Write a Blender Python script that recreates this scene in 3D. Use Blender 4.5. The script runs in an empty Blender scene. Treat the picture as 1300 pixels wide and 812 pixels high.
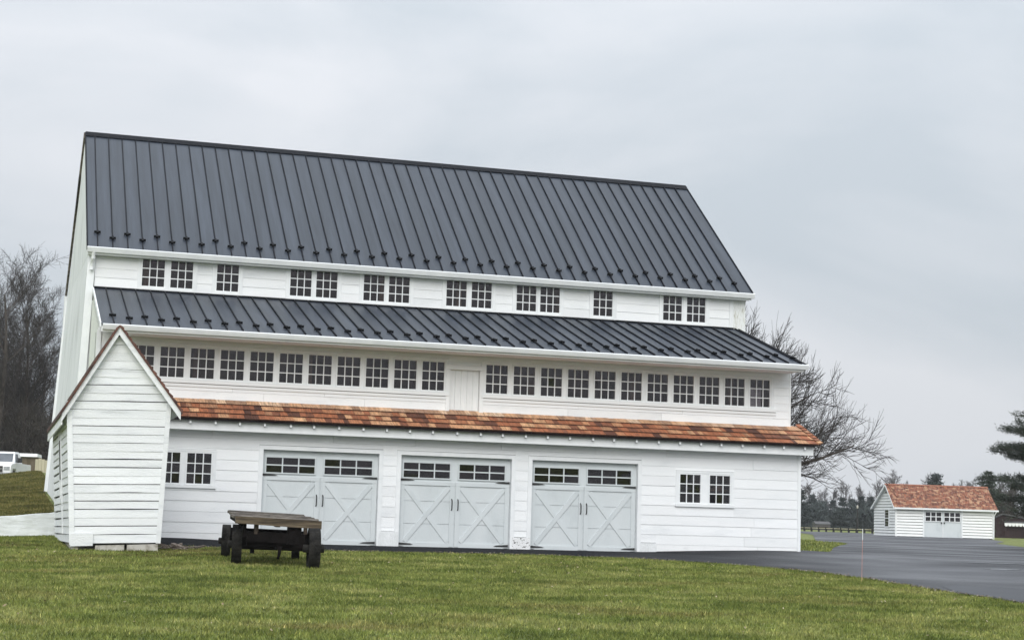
import bpy, math, random
import numpy as np
from mathutils import Matrix, Vector
R = math.radians
rng = random.Random(7)
scene = bpy.context.scene
COL = scene.collection

# ------------------------------------------------------------------ camera
YAW, PITCH, ROLL, FPX = -0.2922, 0.1150, 0.0293, 2168.97
CX, CY, CZ = -2.4946, -39.6237, 0.735
c, s = math.cos(YAW), math.sin(YAW); cp, sp = math.cos(PITCH), math.sin(PITCH); cr, sr = math.cos(ROLL), math.sin(ROLL)
Rv = Vector((c, s, 0)); Fv = Vector((-s*cp, c*cp, sp)); Uv = Vector((s*sp, -c*sp, cp))
rx = cr*Rv + sr*Uv; ux = cr*Uv - sr*Rv
cam = bpy.data.objects.new('camera', bpy.data.cameras.new('camera')); COL.objects.link(cam)
cam.matrix_world = Matrix(((rx.x, ux.x, -Fv.x, CX), (rx.y, ux.y, -Fv.y, CY), (rx.z, ux.z, -Fv.z, CZ), (0, 0, 0, 1)))
cam.data.sensor_width = 36; cam.data.lens = FPX/1300*36
cam.data.clip_start = .1; cam.data.clip_end = 12000
scene.camera = cam

# ------------------------------------------------------------------ world: overcast daylight
SUN_EL, SUN_AZ = 33, 197          # azimuth measured clockwise from +Y; the light comes from behind the camera
w = bpy.data.worlds.new('World'); scene.world = w; w.use_nodes = True
nt = w.node_tree; nt.nodes.clear(); N = nt.nodes.new; K = nt.links.new
out = N('ShaderNodeOutputWorld'); bg = N('ShaderNodeBackground'); K(bg.outputs[0], out.inputs[0])
sky = N('ShaderNodeTexSky'); sky.sky_type = 'NISHITA'; sky.sun_disc = False
sky.sun_elevation = R(SUN_EL); sky.sun_rotation = R(SUN_AZ); sky.air_density = 1.0; sky.dust_density = 5
tc = N('ShaderNodeTexCoord'); mp = N('ShaderNodeMapping'); mp.inputs['Scale'].default_value = (1.0, 1.0, 2.6)
K(tc.outputs['Generated'], mp.inputs[0])
n1 = N('ShaderNodeTexNoise'); n1.inputs['Scale'].default_value = 2.7; n1.inputs['Detail'].default_value = 6; n1.inputs['Roughness'].default_value = .5
n1.inputs['Distortion'].default_value = .35
K(mp.outputs[0], n1.inputs['Vector'])
rp = N('ShaderNodeValToRGB'); e = rp.color_ramp.elements
e[0].position = .37; e[0].color = (6.15, 6.75, 7.35, 1); e[1].position = .60; e[1].color = (8.15, 8.4, 8.85, 1)
K(n1.outputs['Fac'], rp.inputs[0])
# overcast deck, brighter overhead; the unseen zenith is raised to light the walls
sx = N('ShaderNodeSeparateXYZ'); K(tc.outputs['Generated'], sx.inputs[0])
mr = N('ShaderNodeMapRange'); mr.inputs['From Min'].default_value = 0; mr.inputs['From Max'].default_value = 1
mr.inputs['To Min'].default_value = .97; mr.inputs['To Max'].default_value = 2.7; zz = N('ShaderNodeMath'); zz.operation = 'POWER'; zz.inputs[1].default_value = 1.6; zm = N('ShaderNodeMath'); zm.operation = 'MAXIMUM'; zm.inputs[1].default_value = 0; K(sx.outputs['Z'], zm.inputs[0]); K(zm.outputs[0], zz.inputs[0]); K(zz.outputs[0], mr.inputs['Value'])
ml = N('ShaderNodeVectorMath'); ml.operation = 'SCALE'; K(rp.outputs[0], ml.inputs[0]); K(mr.outputs[0], ml.inputs['Scale'])
mx = N('ShaderNodeMix'); mx.data_type = 'RGBA'; mx.inputs['Factor'].default_value = .93
K(sky.outputs[0], mx.inputs['A']); K(ml.outputs[0], mx.inputs['B'])
K(mx.outputs['Result'], bg.inputs['Color']); bg.inputs['Strength'].default_value = .076

sun = bpy.data.objects.new('sun', bpy.data.lights.new('sun', 'SUN')); COL.objects.link(sun)
sun.data.energy = 1.5; sun.data.angle = R(45); sun.data.color = (1, .98, .95)
az = R(SUN_AZ); el = R(SUN_EL)
sun.rotation_euler = Vector((math.sin(az)*math.cos(el), math.cos(az)*math.cos(el), math.sin(el))).to_track_quat('Z', 'Y').to_euler()
scene.view_settings.view_transform = 'Standard'; scene.view_settings.look = 'None'
scene.view_settings.exposure = .31; scene.view_settings.gamma = 1

# ------------------------------------------------------------------ materials
def material(name, cols, rough=.7, scale=4., stretch=(1, 1, 1), rand=0., bump=0., bscale=None, detail=5, spec=.5, coord='Object', metal=0., lo=.35, hi=.65, ramp='LINEAR', bstretch=None):
    """cols: list of base colours blended by a noise; rand: value jitter per object."""
    m = bpy.data.materials.new(name); m.use_nodes = True
    t = m.node_tree; b = t.nodes['Principled BSDF']; N = t.nodes.new; K = t.links.new
    b.inputs['Roughness'].default_value = rough; b.inputs['Specular IOR Level'].default_value = spec; b.inputs['Metallic'].default_value = metal
    tc = N('ShaderNodeTexCoord'); mp = N('ShaderNodeMapping'); mp.inputs['Scale'].default_value = stretch
    oi = N('ShaderNodeObjectInfo')
    if coord == 'World':
        g = N('ShaderNodeNewGeometry'); K(g.outputs['Position'], mp.inputs[0])
    else:
        K(tc.outputs[coord], mp.inputs[0])
        cb = N('ShaderNodeCombineXYZ'); mu = N('ShaderNodeMath'); mu.operation = 'MULTIPLY'; mu.inputs[1].default_value = 37
        K(oi.outputs['Random'], mu.inputs[0]); K(mu.outputs[0], cb.inputs[0]); K(mu.outputs[0], cb.inputs[2]); K(cb.outputs[0], mp.inputs['Location'])
    n = N('ShaderNodeTexNoise'); n.inputs['Scale'].default_value = scale; n.inputs['Detail'].default_value = detail; n.inputs['Roughness'].default_value = .6
    K(mp.outputs[0], n.inputs['Vector'])
    r = N('ShaderNodeValToRGB'); r.color_ramp.interpolation = ramp
    el = r.color_ramp.elements
    while len(el) < len(cols): el.new(.5)
    for i, cc in enumerate(cols):
        el[i].position = lo + (hi-lo)*i/max(1, len(cols)-1); el[i].color = (*cc, 1)
    K(n.outputs['Fac'], r.inputs[0])
    src = r.outputs[0]
    if rand:
        h = N('ShaderNodeHueSaturation'); mr = N('ShaderNodeMapRange'); mr.inputs['To Min'].default_value = 1-rand; mr.inputs['To Max'].default_value = 1+rand
        K(oi.outputs['Random'], mr.inputs['Value']); K(mr.outputs[0], h.inputs['Value']); K(src, h.inputs['Color']); src = h.outputs[0]
    K(src, b.inputs['Base Color'])
    if bump:
        n2 = N('ShaderNodeTexNoise'); n2.inputs['Scale'].default_value = bscale or scale*6; n2.inputs['Detail'].default_value = 4
        if bstretch:
            mp2 = N('ShaderNodeMapping'); mp2.inputs['Scale'].default_value = bstretch; K(tc.outputs['Object'], mp2.inputs[0]); K(mp2.outputs[0], n2.inputs['Vector'])
        else: K(mp.outputs[0], n2.inputs['Vector'])
        bp = N('ShaderNodeBump'); bp.inputs['Strength'].default_value = bump; bp.inputs['Distance'].default_value = .02
        K(n2.outputs['Fac'], bp.inputs['Height']); K(bp.outputs[0], b.inputs['Normal'])
    return m
M = {}
M['splash'] = material('mud_splashed_white_paint', [(.50, .49, .46), (.76, .775, .78), (.83, .845, .855)], .6, 3.2, (.6, 1, 2.5), rand=.03, bump=.3, bscale=25, bstretch=(.6, .6, 6), lo=.26, hi=.50)
M['white'] = material('white_paint', [(.70, .725, .745), (.815, .835, .85), (.845, .86, .872)], .55, 1.3, (.5, .5, 2.5), rand=.045, bump=.35, bscale=25, bstretch=(.6, .6, 6), lo=.25, hi=.6)
M['trim'] = material('white_trim_paint', [(.76, .785, .80), (.84, .86, .87)], .5, 3, rand=.02)
M['oldwhite'] = material('weathered_white_paint', [(.45, .46, .455), (.74, .765, .785), (.83, .85, .865)], .7, 2.2, (.35, 1, 3.5), rand=.06, bump=.6, bscale=20, bstretch=(.8, .8, 7), lo=.22, hi=.5)
M['stucco'] = material('whitewashed_plaster', [(.60, .62, .62), (.73, .755, .765), (.79, .81, .825)], .85, 1.1, (1, 1, .45), bump=.7, bscale=9, lo=.28, hi=.62)
M['batten'] = material('cream_board_and_batten', [(.57, .60, .56), (.66, .69, .65)], .7, 2, (1, 1, .3), rand=.04)
M['plinth'] = material('chipped_whitewash', [(.04, .045, .04), (.68, .68, .67), (.80, .81, .82)], .85, 7.5, bump=.8, bscale=14, lo=.405, hi=.46)
M['stained'] = material('stained_plaster', [(.30, .27, .20), (.62, .63, .58), (.76, .78, .77)], .85, 3.5, bump=.8, bscale=14, lo=.30, hi=.50)
M['stone'] = material('whitewashed_stone', [(.42, .43, .40), (.70, .73, .73), (.78, .81, .82)], .9, 1.6, (.6, 1, 2), bump=1., bscale=5, lo=.28, hi=.6)
M['found'] = material('grey_foundation_stone', [(.25, .23, .19), (.45, .43, .39), (.52, .50, .47)], .9, 5, bump=.9, bscale=14)
M['roof'] = material('charcoal_metal_roofing', [(.019, .026, .038), (.028, .037, .053), (.040, .051, .071)], .42, .9, (2.5, .4, .4), rand=.10, bump=.22, bscale=1.6, bstretch=(2.2, .5, .5), lo=.3, hi=.7, spec=.45)
M['seam'] = material('roof_seam_metal', [(.004, .005, .008), (.007, .008, .012)], .6, 3, spec=.15)
M['guard'] = material('black_snow_guard', [(.004, .005, .007), (.008, .009, .011)], .6, 3, spec=.15)
M['gdoor'] = material('pale_grey_garage_door', [(.50, .54, .555), (.59, .635, .65), (.62, .66, .675)], .45, 1.6, (1, 1, .5), rand=.02, bump=.15, bscale=18, bstretch=(5, 5, .5), lo=.25, hi=.6)
M['iron'] = material('black_ironwork', [(.012, .012, .013), (.022, .021, .021)], .5, 12)
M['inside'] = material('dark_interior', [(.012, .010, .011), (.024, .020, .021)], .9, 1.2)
M['curtain'] = material('pale_curtain', [(.7, .71, .72), (.82, .83, .83)], .9, 6, (8, 8, .3))
M['shelf'] = material('wooden_shelf', [(.18, .12, .08), (.26, .18, .12)], .8, 6)
M['asphalt'] = material('damp_asphalt', [(.032, .034, .038), (.054, .057, .064), (.085, .089, .098)], .36, .16, (1, 1.6, 1), coord='World', bump=.6, bscale=60, lo=.32, hi=.66, spec=.35)
_t = M['asphalt'].node_tree; _b = _t.nodes['Principled BSDF']; _n = _t.nodes.new('ShaderNodeTexNoise'); _g = _t.nodes.new('ShaderNodeNewGeometry'); _m = _t.nodes.new('ShaderNodeMapping')
_m.inputs['Scale'].default_value = (.10, .16, 1); _t.links.new(_g.outputs['Position'], _m.inputs[0]); _t.links.new(_m.outputs[0], _n.inputs['Vector']); _n.inputs['Scale'].default_value = 1.6; _n.inputs['Detail'].default_value = 5
_r = _t.nodes.new('ShaderNodeMapRange'); _r.inputs['From Min'].default_value = .38; _r.inputs['From Max'].default_value = .64; _r.inputs['To Min'].default_value = .72; _r.inputs['To Max'].default_value = .44
_t.links.new(_n.outputs['Fac'], _r.inputs['Value'])
# blacker along the barn front, merging raggedly into the greyer surface beyond
_s = _t.nodes.new('ShaderNodeSeparateXYZ'); _t.links.new(_g.outputs['Position'], _s.inputs[0])
def _math(op, a, b):
    n = _t.nodes.new('ShaderNodeMath'); n.operation = op
    for k, v in enumerate((a, b)):
        if isinstance(v, (int, float)): n.inputs[k].default_value = v
        else: _t.links.new(v, n.inputs[k])
    return n.outputs[0]
_n2 = _t.nodes.new('ShaderNodeTexNoise'); _n2.inputs['Scale'].default_value = .35; _n2.inputs['Detail'].default_value = 6; _t.links.new(_g.outputs['Position'], _n2.inputs['Vector'])
_d = _math('ADD', _math('ADD', _s.outputs['X'], _math('MULTIPLY', _math('ABSOLUTE', _s.outputs['Y'], 0), .45)), _math('MULTIPLY', _n2.outputs['Fac'], 9))
_f = _t.nodes.new('ShaderNodeMapRange'); _f.interpolation_type = 'SMOOTHSTEP'; _f.inputs['From Min'].default_value = 15.5; _f.inputs['From Max'].default_value = 25; _t.links.new(_d, _f.inputs['Value'])
_mr = _t.nodes.new('ShaderNodeMix'); _mr.inputs['A'].default_value = .9; _t.links.new(_f.outputs[0], _mr.inputs['Factor']); _t.links.new(_r.outputs[0], _mr.inputs['B']); _t.links.new(_mr.outputs[0], _b.inputs['Roughness'])
_old = _b.inputs['Base Color'].links[0].from_socket; _mc = _t.nodes.new('ShaderNodeMix'); _mc.data_type = 'RGBA'; _mc.inputs['A'].default_value = (.0115, .0125, .015, 1)
_t.links.new(_f.outputs[0], _mc.inputs['Factor']); _t.links.new(_old, _mc.inputs['B']); _t.links.new(_mc.outputs['Result'], _b.inputs['Base Color'])
_ms = _t.nodes.new('ShaderNodeMix'); _ms.inputs['A'].default_value = .10; _ms.inputs['B'].default_value = .40; _t.links.new(_f.outputs[0], _ms.inputs['Factor']); _t.links.new(_ms.outputs[0], _b.inputs['Specular IOR Level'])
M['oldasphalt'] = material('older_asphalt', [(.045, .048, .055), (.065, .07, .078)], .8, .4, coord='World', bump=.3, bscale=40)
M['wood'] = material('weathered_grey_brown_wood', [(.04, .034, .028), (.11, .095, .08), (.18, .16, .135)], .85, 5, (1, .25, 3), rand=.25, bump=.6, bscale=20)
M['beam'] = material('brown_wagon_beam', [(.035, .025, .015), (.095, .070, .042), (.14, .108, .070)], .8, 7, (.25, 1, 3), bump=.6, bscale=20)
M['dark'] = material('blackened_wagon_wood', [(.004, .0035, .003), (.010, .008, .008)], .9, 9, (1, 1, 1), bump=.5, spec=.08)
M['wheel'] = material('blackened_wheel', [(.006, .006, .006), (.034, .032, .029)], .9, 6, bump=.8, spec=.12)
M['bark'] = material('grey_brown_bark', [(.035, .028, .024), (.085, .072, .064)], .9, 6, (1, 1, .3), bump=.6)
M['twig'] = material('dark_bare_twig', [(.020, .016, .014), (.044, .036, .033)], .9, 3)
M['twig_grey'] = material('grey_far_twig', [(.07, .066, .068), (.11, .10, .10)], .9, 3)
M['brush'] = material('brown_brush', [(.020, .016, .012), (.05, .042, .033)], .9, 2)
M['needle'] = material('dark_pine_needles', [(.016, .024, .015), (.032, .046, .027), (.05, .062, .034)], .8, .9, coord='World', lo=.3, hi=.7)
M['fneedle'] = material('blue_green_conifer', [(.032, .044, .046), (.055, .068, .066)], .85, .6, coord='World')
M['litter'] = material('leaf_litter', [(.025, .020, .014), (.05, .04, .028), (.075, .06, .042)], .95, .5, coord='World', bump=1, bscale=6)
M['truck'] = material('white_car_paint', [(.78, .79, .80), (.82, .83, .84)], .25, 2)
M['chrome'] = material('dull_metal', [(.3, .3, .31), (.4, .4, .41)], .3, 5, metal=.8)
M['rubber'] = material('tyre_rubber', [(.012, .012, .012), (.02, .02, .02)], .8, 9)
M['lamp'] = material('headlight_glass', [(.25, .26, .28), (.4, .41, .43)], .15, 9)
M['shedbrown'] = material('brown_boards', [(.09, .07, .045), (.16, .13, .09)], .85, 4, (2, 2, .4), rand=.15)
M['pale'] = material('pale_planks', [(.42, .38, .26), (.60, .56, .42)], .8, 4, (2, 2, .4), rand=.12)
M['maroon'] = material('dark_maroon_boards', [(.020, .010, .010), (.034, .016, .015)], .8, 4, (2, 2, .4), rand=.2)
M['grayroof'] = material('grey_felt_roof', [(.06, .06, .062), (.10, .10, .10)], .8, 2)
M['stakeo'] = material('faded_red_fibreglass', [(.50, .22, .19), (.60, .30, .25)], .5, 5)
M['farwhite'] = material('far_white_paint', [(.76, .78, .77), (.83, .845, .84)], .6, 2, (1, 1, 3), rand=.04)
M['far'] = material('far_field', [(.09, .10, .05), (.12, .13, .07)], .95, .02, coord='World')
M['rubble'] = material('brown_rubble', [(.05, .035, .025), (.12, .09, .07), (.3, .27, .24)], .9, 6, rand=.4)

def cedar(name, dark, mid, light):
    m = bpy.data.materials.new(name); m.use_nodes = True
    t = m.node_tree; b = t.nodes['Principled BSDF']; N = t.nodes.new; K = t.links.new
    b.inputs['Roughness'].default_value = .75
    oi = N('ShaderNodeObjectInfo'); at = N('ShaderNodeAttribute'); at.attribute_name = 'tone'
    ad = N('ShaderNodeMath'); ad.operation = 'ADD'; K(oi.outputs['Random'], ad.inputs[0]); K(at.outputs['Fac'], ad.inputs[1])
    fr = N('ShaderNodeMath'); fr.operation = 'FRACT'; K(ad.outputs[0], fr.inputs[0])
    r = N('ShaderNodeValToRGB'); el = r.color_ramp.elements
    cs = [dark, mid, (mid[0]*1.15, mid[1]*1.1, mid[2]), light, (mid[0]*.7, mid[1]*.65, mid[2]*.7)]
    while len(el) < 5: el.new(.5)
    for i, cc in enumerate(cs): el[i].position = [0, .3, .6, .85, 1][i]; el[i].color = (*cc, 1)
    K(fr.outputs[0], r.inputs[0])
    g = N('ShaderNodeNewGeometry'); mp = N('ShaderNodeMapping'); mp.inputs['Scale'].default_value = (14, 1.6, 1.6)
    K(g.outputs['Position'], mp.inputs[0]); n = N('ShaderNodeTexNoise'); n.inputs['Scale'].default_value = 2.2; n.inputs['Detail'].default_value = 5
    K(mp.outputs[0], n.inputs['Vector']); mr = N('ShaderNodeMapRange'); mr.inputs['From Min'].default_value = .3; mr.inputs['From Max'].default_value = .7
    mr.inputs['To Min'].default_value = .5; mr.inputs['To Max'].default_value = 1.45; K(n.outputs['Fac'], mr.inputs['Value'])
    h = N('ShaderNodeHueSaturation'); K(mr.outputs[0], h.inputs['Value']); K(r.outputs[0], h.inputs['Color']); K(h.outputs[0], b.inputs['Base Color'])
    bp = N('ShaderNodeBump'); bp.inputs['Strength'].default_value = .4; bp.inputs['Distance'].default_value = .01
    K(n.outputs['Fac'], bp.inputs['Height']); K(bp.outputs[0], b.inputs['Normal'])
    return m
M['cedar'] = cedar('cedar_shingles', (.055, .019, .012), (.28, .100, .046), (.56, .32, .17))
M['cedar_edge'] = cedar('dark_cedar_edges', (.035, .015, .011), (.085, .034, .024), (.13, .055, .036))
M['cedar_pale'] = cedar('sun_bleached_cedar', (.26, .15, .09), (.46, .27, .16), (.66, .47, .32))
M['butt_shade'] = material('shadow_line_shingle_butts', [(.035, .014, .009), (.07, .03, .018)], .9, 8)  # end grain, darkened to paint in the shadow line under each course
M['cedar_old'] = cedar('reddish_cedar_shingles', (.11, .045, .030), (.25, .100, .060), (.46, .28, .17))

def glass():
    m = bpy.data.materials.new('window_glass'); m.use_nodes = True
    t = m.node_tree; t.nodes.clear(); N = t.nodes.new; K = t.links.new
    o = N('ShaderNodeOutputMaterial'); mx = N('ShaderNodeMixShader'); tr = N('ShaderNodeBsdfTransparent'); gl = N('ShaderNodeBsdfGlossy')
    tr.inputs[0].default_value = (.72, .70, .72, 1); gl.inputs['Roughness'].default_value = .04; gl.inputs['Color'].default_value = (.95, .93, .95, 1)
    f = N('ShaderNodeFresnel'); f.inputs['IOR'].default_value = 1.47
    n = N('ShaderNodeTexNoise'); n.inputs['Scale'].default_value = 1.8; bp = N('ShaderNodeBump'); bp.inputs['Strength'].default_value = .25; bp.inputs['Distance'].default_value = .02
    g = N('ShaderNodeNewGeometry'); K(g.outputs['Position'], n.inputs['Vector']); K(n.outputs['Fac'], bp.inputs['Height']); K(bp.outputs[0], gl.inputs['Normal'])
    K(f.outputs[0], mx.inputs[0]); K(tr.outputs[0], mx.inputs[1]); K(gl.outputs[0], mx.inputs[2]); K(mx.outputs[0], o.inputs[0])
    return m
M['glass'] = glass()
M['water'] = material('rain_water_film', [(.05, .054, .062), (.07, .075, .085)], .28, 3, coord='World', spec=.5, bump=.05, bscale=30)
M['dglass'] = material('dark_vehicle_glass', [(.05, .06, .07), (.09, .10, .115)], .1, 2, spec=.8)

def grass_mat(name, blades):
    m = bpy.data.materials.new(name); m.use_nodes = True
    t = m.node_tree; b = t.nodes['Principled BSDF']; N = t.nodes.new; K = t.links.new
    b.inputs['Roughness'].default_value = .8; b.inputs['Specular IOR Level'].default_value = .25
    g = N('ShaderNodeNewGeometry')
    def noise(sc, det, st=(1, 1, 1)):
        mp = N('ShaderNodeMapping'); mp.inputs['Scale'].default_value = st; K(g.outputs['Position'], mp.inputs[0])
        n = N('ShaderNodeTexNoise'); n.inputs['Scale'].default_value = sc; n.inputs['Detail'].default_value = det; n.inputs['Roughness'].default_value = .65
        K(mp.outputs[0], n.inputs['Vector']); return n.outputs['Fac']
    def ramp(src, cols, pos):
        r = N('ShaderNodeValToRGB'); el = r.color_ramp.elements
        while len(el) < len(cols): el.new(.5)
        for i in range(len(cols)): el[i].position = pos[i]; el[i].color = (*cols[i], 1)
        K(src, r.inputs[0]); return r.outputs[0]
    G = [(.090, .120, .024), (.160, .192, .046), (.235, .250, .084)]
    a = ramp(noise(.8, 9, (1, 1.4, 1)), G, [.38, .5, .62])
    br = ramp(noise(.28, 8, (1, 2.2, 1)), [(0, 0, 0), (.85, .85, .85)], [.54, .74])
    mx = N('ShaderNodeMix'); mx.data_type = 'RGBA'; K(br, mx.inputs['Factor']); K(a, mx.inputs['A']); mx.inputs['B'].default_value = (.200, .170, .062, 1)
    fine = N('ShaderNodeMapRange'); fine.inputs['From Min'].default_value = .3; fine.inputs['From Max'].default_value = .7
    fine.inputs['To Min'].default_value = .5; fine.inputs['To Max'].default_value = 1.5; K(noise(6, 5), fine.inputs['Value'])
    hs = N('ShaderNodeHueSaturation'); K(mx.outputs['Result'], hs.inputs['Color']); K(fine.outputs[0], hs.inputs['Value'])
    col = hs.outputs[0]
    if blades:
        at = N('ShaderNodeAttribute'); at.attribute_name = 'tone'
        r2 = ramp(at.outputs['Fac'], [(.58, .66, .52), (1.0, 1.0, 1.0), (1.3, 1.22, 1.15), (2.2, 1.9, 2.2)], [0, .42, .86, 1])
        m2 = N('ShaderNodeMix'); m2.data_type = 'RGBA'; m2.blend_type = 'MULTIPLY'; m2.inputs['Factor'].default_value = 1
        K(col, m2.inputs['A']); K(r2, m2.inputs['B']); col = m2.outputs['Result']
    K(col, b.inputs['Base Color'])
    if not blades:
        bp = N('ShaderNodeBump'); bp.inputs['Strength'].default_value = 1; bp.inputs['Distance'].default_value = .12; K(noise(5, 6), bp.inputs['Height']); K(bp.outputs[0], b.inputs['Normal'])
    return m
M['lawn'] = grass_mat('lawn_ground', False)
M['blade'] = grass_mat('grass_blades', True)
M['drygrass'] = grass_mat('dry_bank_grass', True)
for n_ in M['drygrass'].node_tree.nodes:
    if n_.type == 'VALTORGB' and abs(n_.color_ramp.elements[0].color[0]-.090) < 1e-4:
        for e_, c_ in zip(n_.color_ramp.elements, ((.060, .060, .018), (.105, .102, .030), (.165, .150, .055))): e_.color = (*c_, 1)

# ------------------------------------------------------------------ mesh helpers
class MB:
    def __init__(s): s.v = []; s.f = []
    def add(s, vs, fs):
        o = len(s.v); s.v += [tuple(p) for p in vs]; s.f += [tuple(i+o for i in q) for q in fs]; return s
    def box(s, x0, x1, y0, y1, z0, z1):
        return s.hexa([(x0, y0, z0), (x1, y0, z0), (x1, y1, z0), (x0, y1, z0)], [(x0, y0, z1), (x1, y0, z1), (x1, y1, z1), (x0, y1, z1)])
    def hexa(s, b, t):
        return s.add(list(b)+list(t), [(3, 2, 1, 0), (4, 5, 6, 7), (0, 1, 5, 4), (1, 2, 6, 5), (2, 3, 7, 6), (3, 0, 4, 7)])
    def prism(s, pts, d):
        """pts: outline (list of 3D), extruded by vector d"""
        n = len(pts); d = Vector(d); a = [Vector(p) for p in pts]; bb = [p+d for p in a]
        return s.add(a+bb, [tuple(range(n)), tuple(range(2*n-1, n-1, -1))]+[((i+1) % n, i, i+n, (i+1) % n+n) for i in range(n)])
    def tube(s, pts, rad, n=6):
        pts = [Vector(p) for p in pts]; o = len(s.v)
        if not hasattr(rad, '__len__'): rad = [rad]*len(pts)
        for i, p in enumerate(pts):
            d = (pts[min(i+1, len(pts)-1)]-pts[max(i-1, 0)]).normalized()
            a = d.cross(Vector((.13, .27, .95)) if abs(d.z) < .9 else Vector((1, 0, 0))).normalized(); b = d.cross(a)
            for k in range(n):
                t = 2*math.pi*k/n; s.v.append(tuple(p+rad[i]*(math.cos(t)*a+math.sin(t)*b)))
        for i in range(len(pts)-1):
            for k in range(n):
                k2 = (k+1) % n; s.f.append((o+i*n+k, o+i*n+k2, o+(i+1)*n+k2, o+(i+1)*n+k))
        s.f.append(tuple(o+k for k in range(n))[::-1]); s.f.append(tuple(o+(len(pts)-1)*n+k for k in range(n)))
        return s
    def mesh(s, name, m):
        me = bpy.data.meshes.new(name); me.from_pydata(s.v, [], s.f); me.update()
        if m: me.materials.append(m if not isinstance(m, str) else M[m])
        return me
    def build(s, name, m, parent=None, label=None, kind=None):
        return link(name, s.mesh(name, m), parent, label, kind)
def link(name, me, parent=None, label=None, kind=None):
    o = bpy.data.objects.new(name, me); COL.objects.link(o)
    if parent: o.parent = parent
    if label: o['label'] = label
    if kind: o['kind'] = kind
    return o
def tag(o, label, cat, group=None, kind=None):
    if label: o['label'] = label
    if cat: o['category'] = cat
    if group: o['group'] = group
    if kind: o['kind'] = kind
    return o
def thing(name, label, cat, loc=(0, 0, 0), rz=0, group=None):
    o = bpy.data.objects.new(name, None); COL.objects.link(o); o.location = loc; o.rotation_euler = (0, 0, rz); o.empty_display_size = .2
    return tag(o, label, cat, group)
UNIT = {}
def unit_box(m):
    if m not in UNIT: UNIT[m] = MB().box(0, 1, 0, 1, 0, 1).mesh('unit_'+m, m)
    return UNIT[m]
def ubox(name, m, parent, x0, x1, y0, y1, z0, z1, label=None, kind=None):
    """box part sharing one mesh, sized by its scale"""
    o = link(name, unit_box(m), parent, label, kind); o.location = (x0, y0, z0); o.scale = (x1-x0, y1-y0, z1-z0); return o
def copy_tree(o, parent=None):
    cobj = o.copy(); COL.objects.link(cobj)
    if parent: cobj.parent = parent
    for ch in list(o.children): copy_tree(ch, cobj)
    return cobj
def np_mesh(name, verts, faces, m, tone=None):
    me = bpy.data.meshes.new(name); nv, nf, k = len(verts), len(faces), faces.shape[1]
    me.vertices.add(nv); me.vertices.foreach_set('co', np.ascontiguousarray(verts, np.float32).ravel())
    me.loops.add(nf*k); me.loops.foreach_set('vertex_index', np.ascontiguousarray(faces, np.int32).ravel())
    me.polygons.add(nf); me.polygons.foreach_set('loop_start', np.arange(0, nf*k, k, dtype=np.int32))
    if tone is not None:
        a = me.attributes.new('tone', 'FLOAT', 'POINT'); a.data.foreach_set('value', tone.astype(np.float32))
    me.update(calc_edges=True); me.materials.append(M[m]); return me

# ------------------------------------------------------------------ terrain
def smn(a, b, t): t = np.clip((t-a)/(b-a), 0, 1); return t*t*(3-2*t)
def Hn(x, y):
    x = np.asarray(x, float); y = np.asarray(y, float)
    z = -.03-.0231*np.clip(-3.5-y, 0, 60)
    z = z+.3*smn(20, 100, y)+.5*smn(100, 400, y)
    front = smn(-4., -.3, y)*(1-smn(3, 9, y))
    z = z+front*(.105*smn(12.3, 16.5, x)*(1-smn(18, 22, x))+.07*smn(4, 1, x)*smn(-3, 0, x))
    wl = np.where(y > 14, smn(3, -1, x), smn(-.3, -.85, x))
    bank = .38+np.clip(y-.3, 0, 29.7)*.056-.15*np.clip(-.5-x, 0, 4)*smn(2, 25, y)
    bank = bank+.14*(smn(-2.4, -1, x))*smn(8, .3, y)
    hill = bank+smn(78, 150, y)*11
    left = np.where(y > .3, wl, 0.)
    z = z*(1-left)+np.maximum(hill, z)*left*1.
    return z
def H(x, y): return float(Hn(x, y))

def axis(dense_lo, dense_hi, step, far):
    a = list(np.arange(dense_lo, dense_hi+1e-6, step)); d = step
    while a[-1] < far: d *= 1.22; a.append(a[-1]+d)
    d = step
    while a[0] > -far: d *= 1.22; a.insert(0, a[0]-d)
    return np.array(a)
gx = axis(-8, 40, .5, 5200); gy = axis(-42, 45, .5, 5200)
gx = np.unique(np.concatenate([gx, [-1., -.85, -.6, -.3]])); gy = np.unique(np.concatenate([gy, [.28, .32]]))
XX, YY = np.meshgrid(gx, gy); ZZ = Hn(XX, YY)
V = np.stack([XX.ravel(), YY.ravel(), ZZ.ravel()], 1); nx, ny = len(gx), len(gy)
ii, jj = np.meshgrid(np.arange(nx-1), np.arange(ny-1)); k = (jj*nx+ii).ravel()
F = np.stack([k, k+1, k+nx+1, k+nx], 1)
link('ground', np_mesh('ground', V, F, 'lawn'), kind='structure')

import bmesh
def draped(name, poly, m, lift, step=1.0):
    bm = bmesh.new(); vs = [bm.verts.new((p[0], p[1], 0)) for p in poly]; bm.faces.new(vs)
    bmesh.ops.triangulate(bm, faces=bm.faces[:])
    xs = [p[0] for p in poly]; ys = [p[1] for p in poly]
    for ax, lo, hi in ((0, min(xs), max(xs)), (1, min(ys), max(ys))):
        t = math.ceil(lo/step)*step
        while t < hi:
            no = Vector((1, 0, 0)) if ax == 0 else Vector((0, 1, 0))
            bmesh.ops.bisect_plane(bm, geom=bm.verts[:]+bm.edges[:]+bm.faces[:], plane_co=no*t, plane_no=no); t += step
    for v in bm.verts: v.co.z = H(v.co.x, v.co.y)+lift
    bmesh.ops.recalc_face_normals(bm, faces=bm.faces[:])
    me = bpy.data.meshes.new(name); bm.to_mesh(me); bm.free()
    if me.polygons and sum(p.normal.z for p in me.polygons) < 0: me.flip_normals()
    me.materials.append(M[m]); return link(name, me, kind='structure')
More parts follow.
